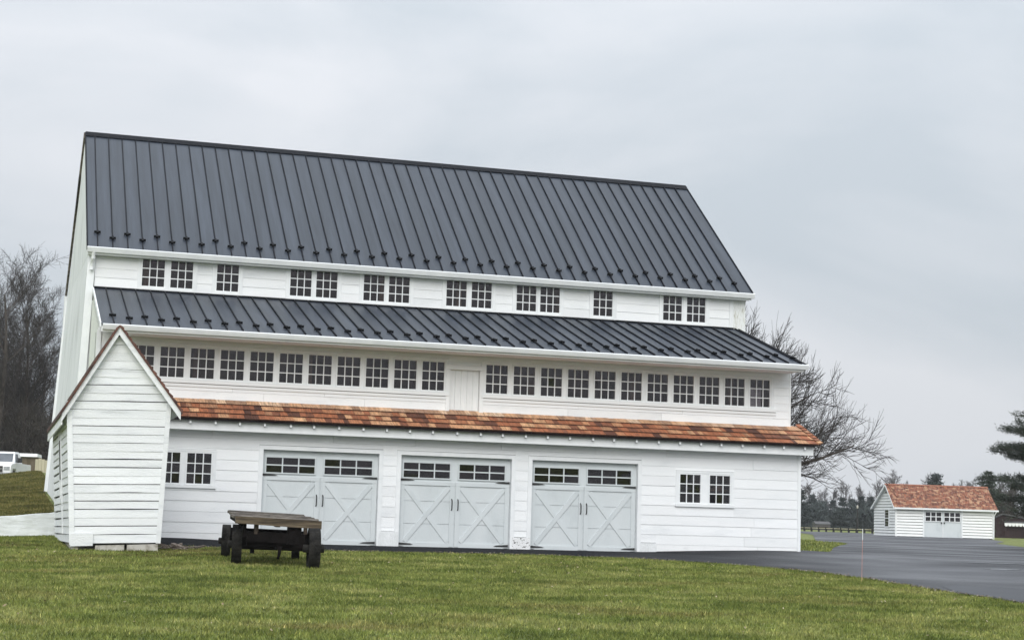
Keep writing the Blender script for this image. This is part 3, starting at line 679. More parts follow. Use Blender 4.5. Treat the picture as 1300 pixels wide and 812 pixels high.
for X0 in (SL-.03, SR):
    MB().prism([(X0, e2, z2e-.09), (X0, d3-.03, z2t-.09), (X0, d3-.03, z2t+.02), (X0, e2, z2e+.02)], (.03, 0, 0)).build('rake_trim', 'trim' if X0 < 0 else 'seam', barn)
# gutters
def gutter(x0, x1, y, ztop, h, name='gutter'):
    pr = [(y+.0, ztop), (y-.10, ztop), (y-.115, ztop-.02), (y-.10, ztop-.06), (y-.07, ztop-h), (y+.0, ztop-h)]
    MB().prism([(x0, p, z) for p, z in pr], (x1-x0, 0, 0)).build(name, 'trim', barn)
gutter(-.56, 17.42, e3+.03, ze-.008, .135); gutter(-.30, 17.13, e2+.03, z2e-.008, .125)
MB().box(ML+.01, 17.36, e3+.035, e3+.06, ze-.19, ze-.02).build('fascia', 'trim', barn)
MB().box(SL+.01, 17.05, e2+.035, e2+.06, z2e-.18, z2e-.02).build('fascia', 'trim', barn)
MB().prism([(ML+.02, e3+.06, ze-.18), (ML+.02, d3-.05, ze-.18), (ML+.02, d3-.05, ze-.16), (ML+.02, e3+.06, ze-.16)], (MR-ML-.04, 0, 0)).build('soffit', 'trim', barn)
MB().box(.2, 17.05, e2+.06, d2-.03, z2e-.17, z2e-.15).build('soffit', 'white', barn)
MB().tube([(-.40, e3+.0, 6.95), (-.40, e3+.05, 6.80), (-.42, d3-.12, 6.62), (-.42, d3-.12, 6.52)], .05, 8).build('downspout', 'trim', barn)

# ------------------------------------------------------------------ corn crib
crib = thing('corn_crib', 'narrow leaning white clapboard corn crib with a steep cedar roof in front of the barn', 'shed', (0, 0, 0))
CY0, CY1 = -6.6, -.75
BL, BR_, TL, TR_ = (-1.01, .0), (.63, .06), (-1.20, 2.51), (.70, 2.70)
PK = (-.335, 4.02)
sk = (-.045, -.10)          # shift of the back end in x and z
def cw(z, side):
    a, b = (BL, TL) if side < 0 else (BR_, TR_); return a[0]+(b[0]-a[0])*(z-a[1])/(b[1]-a[1])
def croof(x):               # underside height of the roof at x
    return PK[1]-(PK[0]-x)*(PK[1]-TL[1])/(PK[0]-TL[0]) if x < PK[0] else PK[1]-(x-PK[0])*(PK[1]-TR_[1])/(TR_[0]-PK[0])
nb = 26; z = .02; rngc = random.Random(3)
sleft = (PK[1]-TL[1])/(PK[0]-TL[0]); sright = (PK[1]-TR_[1])/(TR_[0]-PK[0])
def xlim(z):
    xl = cw(z, -1) if z < TL[1] else PK[0]-(PK[1]-z)/sleft; xr_ = cw(z, 1) if z < TR_[1] else PK[0]+(PK[1]-z)/sright
    return xl+.01, xr_-.01
hb = .1555; i = 0
while z < PK[1]-.12:
    h_ = hb; g0 = rngc.choice([.002, .004, .006, .008, .015]); n = 7
    xl0, xr0 = xlim(z+g0); xl1, xr1 = xlim(min(z+h_, PK[1]-.02))
    if i in (0,): xl0 += .0
    vs = []; sg = rngc.uniform(-.012, .02); bend = rngc.choice([0, 0, 0, 1, 1, -1])*rngc.uniform(.004, .012)
    for k_ in range(n+1):
        t_ = k_/n; xb = xl0+(xr0-xl0)*t_; xt = xl1+(xr1-xl1)*t_; rise = .05*t_*(1 if z < 3 else .5)+.0*z
        zb_ = z+g0+rise+rngc.uniform(-.0025, .0025)+max(0, bend)*max(0, math.sin((t_-.3)*5)); zt = z+h_+rise
        pr = .010+.005*math.sin(t_*3+i)
        vs += [(xb, CY0-pr, zb_), (xt, CY0-.003, zt), (xt, CY0+.02, zt), (xb, CY0+.02, zb_)]
    fs = []
    for k_ in range(n):
        o = k_*4; fs += [(o, o+4, o+5, o+1), (o+1, o+5, o+6, o+2), (o+2, o+6, o+7, o+3), (o+3, o+7, o+4, o)]
    fs += [(0, 1, 2, 3), (n*4+3, n*4+2, n*4+1, n*4)]
    MB().add(vs, fs).build('siding_board', 'oldwhite', crib); z += h_; i += 1
# inner dark lining so the gaps read dark, right wall, back wall
def cross(y, inset, zb_=0.03):
    dx, dz = (sk[0]*(y-CY0)/(CY1-CY0), sk[1]*(y-CY0)/(CY1-CY0))
    return [(BL[0]+inset+dx, y, zb_+dz), (BR_[0]-inset+dx, y, zb_+.03+dz), (TR_[0]-inset+dx, y, TR_[1]-inset+dz), (PK[0]+dx, y, PK[1]-inset*1.5+dz), (TL[0]+inset+dx, y, TL[1]-inset+dz)]
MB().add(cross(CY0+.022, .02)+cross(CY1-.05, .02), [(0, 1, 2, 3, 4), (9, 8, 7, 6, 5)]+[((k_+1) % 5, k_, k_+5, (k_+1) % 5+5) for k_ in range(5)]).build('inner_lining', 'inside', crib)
# left side boards with uneven slatted joints and an open slit
z = .02; i = 0
while z < TL[1]+.1:
    g0 = rngc.uniform(.002, .010); h_ = hb; segs = [(0, 1)] if z < .55 or z > 2.6 else ([(0, .42), (.425, 1)] if 1.3 < z else [(0, 1)])
    for a_, b_ in segs:
        vs = []; n = 4; dj = rngc.uniform(-.012, .012)
        for k_ in range(n+1):
            t_ = a_+(b_-a_)*k_/n; y = CY0+.03+(CY1-CY0-.06)*t_; dx, dz = sk[0]*t_, sk[1]*t_
            zb_ = z+g0+dj+.03*t_; zt = min(z+h_+dj, TL[1]+.16); xb, xt = cw(zb_, -1)+dx, cw(zt, -1)+dx
            vs += [(xb-.018, y, zb_+dz), (xt-.004, y, zt+dz), (xt+.017, y, zt+dz), (xb+.017, y, zb_+dz)]
        fs = []
        for k_ in range(n):
            o = k_*4; fs += [(o+1, o+5, o+4, o), (o+2, o+6, o+5, o+1), (o+3, o+7, o+6, o+2), (o, o+4, o+7, o+3)]
        fs += [(3, 2, 1, 0), (n*4, n*4+1, n*4+2, n*4+3)]
        MB().add(vs, fs).build('siding_board', 'oldwhite', crib)
    z += h_; i += 1
def sidebox(y0, y1, z0, z1, name, m, out_=.03):
    vs = []
    for y in (y0, y1):
        t_ = (y-CY0)/(CY1-CY0)
        for zz in (z0, z1):
            x = cw(zz, -1)+sk[0]*t_; vs += [(x-out_, y, zz+sk[1]*t_), (x+.0, y, zz+sk[1]*t_)]
    a = vs; MB().hexa([a[0], a[1], a[5], a[4]], [a[2], a[3], a[7], a[6]]).build(name, m, crib)
sidebox(CY0+2.3, CY0+2.75, 1.28, 2.05, 'slit_opening', 'inside', .034); sidebox(CY0+2.2, CY0+2.29, .2, 2.4, 'post', 'oldwhite', .036); sidebox(CY0+2.76, CY0+2.85, .9, 2.4, 'post', 'oldwhite', .036)
# right wall and back
t_ = MB(); a = cross(CY0+.03, -.015); b = cross(CY1, -.015)
t_.add([a[1], a[2], b[2], b[1], (a[1][0]-.03, a[1][1], a[1][2]), (a[2][0]-.03, a[2][1], a[2][2]), (b[2][0]-.03, b[2][1], b[2][2]), (b[1][0]-.03, b[1][1], b[1][2])], [(0, 1, 2, 3), (7, 6, 5, 4), (0, 4, 5, 1), (1, 5, 6, 2), (2, 6, 7, 3), (3, 7, 4, 0)]).build('side_wall', 'oldwhite', crib)
t_ = MB(); t_.prism(b, (0, -.03, 0)); t_.build('back_wall', 'oldwhite', crib)
# corner boards
def leanboard(side, w_, name='corner_board'):
    a = []
    for zz in (BL[1] if side < 0 else BR_[1]-.0, TL[1]-.02 if side < 0 else TR_[1]-.02):
        x = cw(zz, side); xi = x+w_*(-side); a.append((x+.012*side, xi, zz))
    MB().hexa([(a[0][0], CY0-.034, a[0][2]), (a[0][1], CY0-.034, a[0][2]), (a[0][1], CY0+.03, a[0][2]), (a[0][0], CY0+.03, a[0][2])],
              [(a[1][0], CY0-.034, a[1][2]), (a[1][1], CY0-.034, a[1][2]), (a[1][1], CY0+.03, a[1][2]), (a[1][0], CY0+.03, a[1][2])]).build(name, 'oldwhite', crib)
leanboard(-1, .085); leanboard(1, .075)
MB().hexa([(-1.01, CY0-.04, -.03), (-.60, CY0-.04, -.01), (-.60, CY0-.02, -.01), (-1.01, CY0-.02, -.03)], [(-1.02, CY0-.038, .21), (-.60, CY0-.038, .22), (-.60, CY0-.02, .22), (-1.02, CY0-.02, .21)]).build('skirt_board', 'oldwhite', crib)
# bargeboards, roof, shingle courses
OL, OR = (-1.30, croof(-1.30)), (.885, croof(.885)); yf = CY0-.16
def slope_pts(p, q_, th0, th1, y): return [(p[0], y, p[1]+th0), (q_[0], y, q_[1]+th0), (q_[0], y, q_[1]+th1), (p[0], y, p[1]+th1)]
for P_, nm in ((OL, 'bargeboard'), (OR, 'bargeboard')):
    pts = slope_pts(P_, PK, -.075, .075, yf)
    MB().prism(pts, (0, .03, 0)).build(nm, 'oldwhite', crib)
    # soffit / roof boards
    a = slope_pts(P_, PK, .03, .075, yf+.032); b = [(p[0]+sk[0], CY1+.1, p[2]+sk[1]) for p in a]
    MB().add(a+b, [(0, 1, 2, 3), (7, 6, 5, 4), (0, 4, 5, 1), (1, 5, 6, 2), (2, 6, 7, 3), (3, 7, 4, 0)]).build('roof_boards', 'oldwhite', crib)
    nc = 15
    for k_ in range(nc):
        t0, t1 = k_/nc, min(1, (k_+1.6)/nc); lift0, lift1 = .165, .11
        e0 = (P_[0]+(PK[0]-P_[0])*t0+(-.03 if P_ is OL else .03)*(k_ == 0), P_[1]+(PK[1]-P_[1])*t0-(.04 if k_ == 0 else 0)); e1 = (P_[0]+(PK[0]-P_[0])*t1, P_[1]+(PK[1]-P_[1])*t1)
        q4 = [(e0[0], yf-.03-rngc.uniform(0, .012), e0[1]+.078), (e1[0], yf-.03, e1[1]+.076), (e1[0], yf-.03, e1[1]+lift1), (e0[0], yf-.03, e0[1]+lift0)]
        bb = [(p[0]+sk[0], CY1+.12, p[2]+sk[1]) for p in q4]
        MB().add(q4+bb, [(0, 1, 2, 3), (7, 6, 5, 4), (0, 4, 5, 1), (1, 5, 6, 2), (2, 6, 7, 3), (3, 7, 4, 0)]).build('shingle_course', 'cedar_edge', crib)
# eave fascia on the left (long, visible under the shingles)
a = [(OL[0]-.005, yf+.03, OL[1]-.13), (OL[0]+.02, yf+.03, OL[1]-.13), (OL[0]+.02, yf+.03, OL[1]+.06), (OL[0]-.005, yf+.03, OL[1]+.06)]
b = [(p[0]+sk[0], CY1+.1, p[2]+sk[1]) for p in a]
MB().add(a+b, [(0, 1, 2, 3), (7, 6, 5, 4), (0, 4, 5, 1), (1, 5, 6, 2), (2, 6, 7, 3), (3, 7, 4, 0)]).build('eave_board', 'oldwhite', crib)
# foundation
MB().hexa([(-.55, CY0-.0, -.2), (-.02, CY0-.0, -.2), (-.02, CY0+.3, -.2), (-.55, CY0+.3, -.2)], [(-.55, CY0+.01, -.005), (-.02, CY0+.01, .02), (-.02, CY0+.3, .02), (-.55, CY0+.3, -.005)]).build('foundation_block', 'found', crib)
MB().hexa([(.03, CY0-.01, -.2), (.60, CY0-.01, -.2), (.60, CY0+.3, -.2), (.03, CY0+.3, -.2)], [(.03, CY0, .02), (.60, CY0, .05), (.60, CY0+.3, .05), (.03, CY0+.3, .02)]).build('foundation_block', 'found', crib)
MB().box(-.98, .55, CY0+.4, CY1-.1, -.2, .05).build('foundation_block', 'found', crib)
MB().box(-.98, -.86, CY0+.02, CY0+.16, -.2, .02).build('foundation_block', 'found', crib)

# scraps beside the crib
heap = thing('scrap_heap', 'small heap of broken boards and stones at the foot of the crib', 'debris', (1.0, -5.6, H(1.0, -5.6)))
rs = random.Random(11)
for i in range(26):
    L, wd, th = rs.uniform(.06, .34), rs.uniform(.03, .09), rs.uniform(.015, .05)
    o = link('scrap', unit_box('rubble'), heap); o.scale = (L, wd, th); o.location = (rs.uniform(-.28, .45), rs.uniform(-.4, .4), rs.uniform(0, .05)); o.rotation_euler = (rs.uniform(-.3, .3), rs.uniform(-.3, .3), rs.uniform(0, 3.1))

# retaining wall, left
def retaining():
    n = 26; vs = []; r_ = random.Random(2)
    for i in range(n+1):
        x = -.95-i*.25; g = H(x, .1); top = .56-.115*(-.95-x)*(1 if x > -2.6 else 1); top = max(top, .3)+r_.uniform(-.012, .012)
        vs += [(x, .12+r_.uniform(-.015, .015), -.15), (x, .14+r_.uniform(-.02, .02), top), (x, .48, top+.01), (x, .5, -.15)]
    fs = []
    for i in range(n):
        o = i*4; fs += [(o+4, o, o+1, o+5), (o+5, o+1, o+2, o+6), (o+6, o+2, o+3, o+7)]
    fs += [(0, 3, 2, 1), (n*4, n*4+1, n*4+2, n*4+3)]
    tag(MB().add(vs, fs).build('retaining_wall', 'stone'), 'low whitewashed stone retaining wall below the grassy bank', 'wall')
retaining()

# ------------------------------------------------------------------ old farm wagon
wag = thing('farm_wagon', 'old dark farm wagon with a plank table top on four thick wheels', 'wagon', (0, 0, 0))
def lerp3(a, b, t): return tuple(a[i]+(b[i]-a[i])*t for i in range(3))
NL, NRt, FL, FR = (1.44, -11.0, .625), (2.86, -11.0, .583), (1.655, -8.1, .712), (3.06, -8.1, .668)
# near beam
MB().hexa([(NL[0]-.01, NL[1]-.05, NL[2]-.115), (NRt[0]+.01, -11.05, NRt[2]-.135), (NRt[0]+.01, -10.95, NRt[2]-.135), (NL[0]-.01, -10.95, NL[2]-.115)],
          [(NL[0]-.01, NL[1]-.05, NL[2]+.002), (NRt[0]+.01, -11.05, NRt[2]+.002), (NRt[0]+.01, -10.95, NRt[2]+.002), (NL[0]-.01, -10.95, NL[2]+.002)]).build('end_beam', 'beam', wag)
# planks across the bed, edge outlines uneven
npk = 13; rw = random.Random(4)
for i in range(npk):
    t0, t1 = .02+.98*i/npk, .02+.98*(i+1)/npk-.007
    j0, j1 = rw.uniform(-.05, .04), rw.uniform(-.04, .04)
    A_, B_, C_, D_ = lerp3(NL, FL, t0), lerp3(NRt, FR, t0), lerp3(NRt, FR, t1), lerp3(NL, FL, t1); dz = rw.uniform(-.008, .012)
    bt = [(A_[0]+j0, A_[1], A_[2]-.035+dz), (B_[0]+j1, B_[1], B_[2]-.035+dz), (C_[0]+j1, C_[1], C_[2]-.035+dz), (D_[0]+j0, D_[1], D_[2]-.035+dz)]
    MB().hexa(bt, [(p[0], p[1], p[2]+.04) for p in bt]).build('plank', 'wood', wag)
for tt in (.08, .5, .92):   # long sills below the planks
    A_, B_ = lerp3(NL, NRt, tt), lerp3(FL, FR, tt)
    MB().hexa([(A_[0]-.04, A_[1]+.05, A_[2]-.14), (A_[0]+.04, A_[1]+.05, A_[2]-.14), (B_[0]+.04, B_[1], B_[2]-.14), (B_[0]-.04, B_[1], B_[2]-.14)],
              [(A_[0]-.04, A_[1]+.05, A_[2]-.04), (A_[0]+.04, A_[1]+.05, A_[2]-.04), (B_[0]+.04, B_[1], B_[2]-.04), (B_[0]-.04, B_[1], B_[2]-.04)]).build('sill', 'dark', wag)
wheels = [((2.74, -11.1), .68, .19, -.10), ((1.59, -10.15), .68, .17, -.14), ((1.71, -7.85), .60, .15, -.17), ((2.92, -8.3), .60, .14, -.15)]
def wheel(cx_, cy_, dia, wd, rz):
    g = H(cx_, cy_); r_ = dia/2; o = thing('wheel', None, None, (cx_, cy_, g+r_-.01), rz); del_ = o
    o.parent = wag; n = 28; mb = MB()
    def ring(ro, ri, hw):
        vs = []; 
        for k_ in range(n):
            a_ = 2*math.pi*k_/n; ca, sa = math.cos(a_), math.sin(a_)
            vs += [(-hw, ro*ca, ro*sa), (hw, ro*ca, ro*sa), (hw, ri*ca, ri*sa), (-hw, ri*ca, ri*sa)]
        fs = []
        for k_ in range(n):
            a_, b_ = k_*4, ((k_+1) % n)*4; fs += [(a_, b_, b_+1, a_+1), (a_+1, b_+1, b_+2, a_+2), (a_+2, b_+2, b_+3, a_+3), (a_+3, b_+3, b_, a_)]
        return vs, fs
    mb.add(*ring(r_, r_*.80, wd/2)); mb.build('rim', 'wheel', o)
    h = MB(); h.tube([(-wd*.95, 0, 0), (-wd*.9, 0, 0), (wd*.9, 0, 0), (wd*.95, 0, 0)], [r_*.13, r_*.2, r_*.2, r_*.13], 12); h.build('hub', 'wheel', o)
    sp_ = MB()
    for k_ in range(10):
        a_ = 2*math.pi*k_/10; sp_.tube([(0, r_*.15*math.cos(a_), r_*.15*math.sin(a_)), (0, r_*.84*math.cos(a_), r_*.84*math.sin(a_))], .022, 5)
    sp_.build('spokes', 'wheel', o)
for (p, dia, wd, rz) in wheels: wheel(p[0], p[1], dia, wd, rz)
def axle(p, q_, z, r_=.045, drop=0):
    MB().tube([(p[0], p[1], z), ((p[0]+q_[0])/2, (p[1]+q_[1])/2, z-drop), (q_[0], q_[1], z)], r_, 8).build('axle', 'dark', wag)
axle((1.58, -10.15), (2.72, -11.1), .12, .05); axle((1.66, -7.85), (2.92, -8.3), .17, .05)
# bolsters, reach pole, hounds: a dense dark undercarriage
def obeam(p, q_, w_, h_, name, m='dark'):
    p, q_ = Vector(p), Vector(q_); d_ = (q_-p).normalized(); sd = d_.cross(Vector((0, 0, 1))).normalized()*w_/2; u_ = Vector((0, 0, h_/2))
    MB().hexa([p-sd-u_, q_-sd-u_, q_+sd-u_, p+sd-u_], [p-sd+u_, q_-sd+u_, q_+sd+u_, p+sd+u_]).build(name, m, wag)
obeam((1.66, -10.2, .26), (2.64, -11.02, .235), .13, .24, 'bolster'); obeam((1.72, -7.95, .30), (2.84, -8.25, .28), .13, .22, 'bolster')
obeam((2.2, -10.9, .15), (2.25, -8.0, .2), .09, .11, 'reach_pole'); obeam((1.75, -10.4, .31), (1.98, -8.1, .33), .07, .11, 'hound'); obeam((2.62, -10.9, .29), (2.70, -8.2, .33), .07, .11, 'hound')
obeam((1.66, -10.78, .22), (2.75, -10.86, .20), .10, .15, 'cross_beam'); obeam((1.6, -9.2, .34), (2.9, -9.25, .32), .10, .13, 'cross_beam')
obeam((1.64, -10.86, .30), (2.34, -10.9, .28), .14, .17, 'bolster'); obeam((2.32, -10.9, .34), (2.55, -10.92, .33), .16, .32, 'bolster')
obeam((2.0, -10.5, .25), (2.4, -10.52, .24), .3, .2, 'turntable')
for x_, y_ in ((1.60, -10.9), (2.62, -10.93)):
    MB().box(x_-.03, x_+.03, y_-.03, y_+.03, .28, .52).build('stake', 'dark', wag)
MB().box(1.76, 1.83, -10.94, -10.88, .34, .515).build('bracket', 'rubble', wag); MB().box(2.585, 2.635, -11.0, -10.96, .28, .46).build('bracket', 'rubble', wag)
MB().tube([(2.2, -10.95, .12), (2.18, -11.0, .0), (2.16, -11.02, -.05)], .03, 6).build('drawbar_stub', 'dark', wag)
MB().box(1.95, 2.02, -9.3, -9.24, -.02, .3).build('prop_post', 'dark', wag)

# ------------------------------------------------------------------ driveway marker stake
sx_, sy_ = 12.42, -12.08; g = H(sx_, sy_)
stk = thing('marker_stake', 'thin faded red marker stake with a white tip at the lawn edge', 'stake', (sx_, sy_, g))
MB().tube([(0, 0, -.05), (.005, 0, .45), (.012, 0, .86)], .0035, 6).build('rod', 'stakeo', stk)
MB().tube([(.012, 0, .75), (.014, 0, .95)], .0055, 6).build('reflector_tip', 'trim', stk)

# ------------------------------------------------------------------ small garage at right
ga = thing('small_garage', 'small white clapboard garage with a red cedar roof beyond the driveway', 'garage', (61.5, 73.5, 0), math.atan2(-.173, .985))
GL, GWd, GR, gz = 7.55, 4.7, 1.7, .24
E_, RZ = 2.32, 4.02
MB().box(.03, GL-.03, .06, GWd, -.3, E_).build('wall_core', 'grayroof', ga)
MB().prism([(.03, .06, E_), (.03, GWd, E_), (.03, GR, RZ-.12)], (GL-.06, 0, 0)).build('wall_core', 'grayroof', ga)
dxa, dxb = 2.20, 5.05
nrow = 10; eh = (E_-.2)/nrow
for i in range(nrow):
    z0_ = .2+i*eh
    for a, b in ((0, dxa-.08), (dxb+.08, GL)):
        MB().hexa([(a, -.045, z0_+.032), (b, -.045, z0_+.032), (b, .05, z0_+.032), (a, .05, z0_+.032)], [(a, .022, z0_+eh), (b, .022, z0_+eh), (b, .05, z0_+eh), (a, .05, z0_+eh)]).build('siding_board', 'farwhite', ga)
i = 0; z0_ = .2
while z0_ < RZ-.3:
    def ylim(z): return (0 if z < E_ else GR*(z-E_)/(RZ-.1-E_), GWd if z < E_ else GWd-(GWd-GR)*(z-E_)/(RZ-.1-E_))
    a0, a1 = ylim(z0_); b0_, b1_ = ylim(z0_+eh)
    MB().hexa([(-.055, a0, z0_+.034), (.03, a0, z0_+.034), (.03, a1, z0_+.034), (-.055, a1, z0_+.034)], [(.0, b0_, z0_+eh), (.03, b0_, z0_+eh), (.03, b1_, z0_+eh), (.0, b1_, z0_+eh)]).build('siding_board', 'farwhite', ga)
    z0_ += eh
for a, b in ((-.02, .1), (GL-.1, GL+.02)): ubox('corner_board', 'farwhite', ga, a, b, -.03, .04, .1, E_)
# doors
dd = MB().box(dxa, dxb, .03, .055, .1, 2.2).build('garage_door', 'gdoor', ga, label='plain white double door with twelve small panes')
t = MB(); frame_ring(t, dxa-.09, dxb+.09, .05, 2.30, .09, -.04, .05); t.build('door_frame', 'trim', ga)
for k_ in range(2):
    a = dxa+.10+k_*((dxb-dxa)/2+.02); wd = (dxb-dxa)/2-.22
    ubox('window_back', 'inside', dd, a-.01, a+wd+.01, .0, .028, 1.38, 2.06)
    t = MB(); frame_ring(t, a-.05, a+wd+.05, 1.35, 2.09, .05, -.03, .028)
    for q_ in (1, 2): t.box(a+wd*q_/3-.035, a+wd*q_/3+.035, -.03, -.002, 1.4, 2.04)
    t.box(a, a+wd, -.028, -.002, 1.69, 1.75); t.build('muntin_grid', 'trim', dd)
    for q_ in range(3):
        for r_ in range(2): ubox('pane', 'glass', dd, a+wd*q_/3+.03, a+wd*(q_+1)/3-.03, -.012, -.008, 1.4+r_*.33, 1.7+r_*.33)
ubox('centre_strip', 'trim', dd, (dxa+dxb)/2-.03, (dxa+dxb)/2+.03, -.025, -.002, .15, 1.33)
ubox('handle', 'iron', dd, (dxa+dxb)/2-.15, (dxa+dxb)/2-.05, -.06, -.026, 1.22, 1.32); ubox('handle', 'iron', dd, (dxa+dxb)/2+.06, (dxa+dxb)/2+.16, -.06, -.026, 1.22, 1.32)
# gable window: built along y on x = -.04
gw = MB(); gy0, gy1, gz0, gz1 = 1.35, 2.15, .92, 2.12
gw.box(-.07, .0, gy0-.10, gy0, gz0-.08, gz1+.08).box(-.07, .0, gy1, gy1+.10, gz0-.08, gz1+.08).box(-.07, 0, gy0, gy1, gz0-.1, gz0).box(-.07, 0, gy0, gy1, gz1, gz1+.1).box(-.06, 0, gy0, gy1, 1.49, 1.55)
gw = gw.build('window', 'trim', ga); ubox('pane', 'glass', gw, -.052, -.048, gy0, gy1, gz0, 1.49); ubox('pane', 'glass', gw, -.052, -.048, gy0, gy1, 1.55, gz1)
ubox('window_back', 'inside', gw, -.045, -.040, gy0, gy1, gz0, gz1)
MB().prism([(-.06, GR-.42, 3.38), (-.06, GR+.5, 3.38), (-.06, GR, 3.78)], (.03, 0, 0)).build('gable_vent', 'grayroof', ga)
# roof
def groof(y0, z0, y1, z1, nm):
    L = math.hypot(y1-y0, z1-z0); n = 17; vs, fs = [], []; tones = []; o = 0
    dy, dz = (y1-y0)/L, (z1-z0)/L; ny_, nz_ = -dz*(1 if dy > 0 else -1), abs(dy)
    r_ = random.Random(8)
    for k_ in range(n):
        x = -.22; s0_ = L*k_/n; s1_ = min(L, s0_+L/n*1.25)
        while x < GL+.2:
            wd = r_.uniform(.1, .24); xb = min(x+wd-.01, GL+.22); j = r_.uniform(-.015, .01)
            for (sa, hh) in ((s0_+j, .045), (s0_+j, .01), (s1_, .012)):
                for xx in (x, xb): vs.append((xx, y0+dy*sa+ny_*hh, z0+dz*sa+nz_*hh))
            fs += [(o+2, o+3, o+1, o), (o, o+1, o+5, o+4)] if dy > 0 else [(o, o+1, o+3, o+2), (o+4, o+5, o+1, o)]
            t_ = r_.random(); tones += [t_]*6; o += 6; x += wd
    me = MB().add(vs, fs).mesh('shingles', 'cedar_old'); at = me.attributes.new('tone', 'FLOAT', 'POINT'); at.data.foreach_set('value', tones)
    link('shingles', me, ga, kind='stuff')
    MB().prism([(-.2, y0, z0-.05), (-.2, y1, z1-.05), (-.2, y1, z1), (-.2, y0, z0)], (GL+.4, 0, 0)).build(nm, 'trim', ga)
groof(-.28, E_-.0, GR, RZ, 'roof_slope'); groof(GWd+.2, E_-.05, GR, RZ, 'roof_slope')
MB().prism([(-.24, GR-.12, RZ-.02), (-.24, GR, RZ+.07), (-.24, GR+.12, RZ-.02)], (GL+.48, 0, 0)).build('ridge_cap', 'cedar_old', ga)
MB().box(-.2, GL+.25, -.38, -.27, E_-.12, E_+.0).build('gutter', 'trim', ga)
for y0, z0, y1, z1 in ((-.27, E_, GR, RZ), (GWd+.2, E_-.05, GR, RZ)):
    MB().prism([(-.24, y0, z0-.13), (-.24, y1, z1-.13), (-.24, y1, z1+.02), (-.24, y0, z0+.02)], (.035, 0, 0)).build('bargeboard', 'trim', ga)
MB().tube([(GL+.1, -.33, E_-.1), (GL-.02, -.1, E_-.45), (GL-.03, -.08, .1)], .05, 6).build('downspout', 'trim', ga)

# ------------------------------------------------------------------ maroon shed with a pale awning, far right
ms = thing('maroon_shed', 'low dark maroon board shed behind the small garage', 'shed', (77.6, 87.6, 0), math.atan2(-.5, .86))
MB().prism([(0, 0, -.2), (5.4, 0, -.2), (5.4, 0, 1.5), (1.75, 0, 2.15), (0, 0, 1.35)], (0, 3, 0)).build('wall', 'maroon', ms)
for i in range(26): ubox('board', 'maroon', ms, i*.205+.0, i*.205+.195, -.025, -.002, -.1, 1.30+min(i*.205*.44, .62)-max(0, (i*.205-1.75)*.13))
for a, b in (((-.15, 1.33), (1.77, 2.2)), ((1.77, 2.2), (5.6, 1.52))):
    MB().prism([(a[0], -.15, a[1]), (b[0], -.15, b[1]), (b[0], -.15, b[1]+.09), (a[0], -.15, a[1]+.09)], (0, 3.3, 0)).build('roof', 'grayroof', ms)
aw = thing('awning', 'pale scalloped awning in front of the maroon shed', 'awning', (79.0, 86.3, 0), math.atan2(-.5, .86))
MB().hexa([(0, 0, 1.50), (3.2, 0, 1.50), (3.2, .9, 1.72), (0, .9, 1.72)], [(0, 0, 1.56), (3.2, 0, 1.56), (3.2, .9, 1.78), (0, .9, 1.78)]).build('canopy', 'grayroof', aw)
t = MB()
for i in range(11): x_ = i*.29; t.prism([(x_, -.01, 1.5), (x_+.28, -.01, 1.5), (x_+.28, -.01, 1.32), (x_+.2, -.01, 1.22), (x_+.08, -.01, 1.22), (x_, -.01, 1.32)], (0, .015, 0))
t.build('valance', 'farwhite', aw)
for x_ in (.1, 1.6, 3.1): MB().box(x_-.03, x_+.03, .02, .08, 0, 1.5).build('post', 'maroon', aw)

# ------------------------------------------------------------------ pickup truck on the bank
def hz(x, y): return H(x, y)
tr = thing('pickup_truck', 'white pickup truck parked on top of the grassy bank', 'truck', (-1.75, 66.0, hz(-1.75, 66)), R(-13))
def half(mb, pts, x0, x1):   # profile in (y, z), extruded across x
    mb.prism([(x0, p[0], p[1]) for p in pts], (x1-x0, 0, 0)); return mb
body = half(MB(), [(-2.75, .45), (-2.78, .80), (-2.70, 1.02), (-2.4, 1.12), (-1.55, 1.18), (-1.45, 1.2), (.55, 1.2), (.6, 1.15), (2.7, 1.15), (2.75, .5), (2.2, .42), (2.1, .8), (1.3, .8), (1.2, .42), (-1.2, .42), (-1.3, .85), (-2.2, .85), (-2.3, .45)], -.97, .97)
body.build('body', 'truck', tr)
cab = MB(); b4 = [(-.88, -1.5, 1.2), (.88, -1.5, 1.2), (.90, .55, 1.2), (-.90, .55, 1.2)]; t4 = [(-.72, -.75, 1.80), (.72, -.75, 1.80), (.74, .35, 1.82), (-.74, .35, 1.82)]
cab.hexa(b4, t4); cab.build('cab', 'truck', tr)
MB().hexa([(-.72, -.76, 1.795), (.72, -.76, 1.795), (.74, .36, 1.815), (-.74, .36, 1.815)], [(-.68, -.70, 1.86), (.68, -.70, 1.86), (.70, .30, 1.87), (-.70, .30, 1.87)]).build('cab_roof', 'truck', tr)
MB().add([(-.76, -1.44, 1.255), (.76, -1.44, 1.255), (.66, -.81, 1.76), (-.66, -.81, 1.76), (-.76, -1.41, 1.24), (.76, -1.41, 1.24), (.66, -.78, 1.745), (-.66, -.78, 1.745)], [(0, 1, 2, 3), (7, 6, 5, 4), (0, 4, 5, 1), (1, 5, 6, 2), (2, 6, 7, 3), (3, 7, 4, 0)]).build('windscreen', 'dglass', tr)
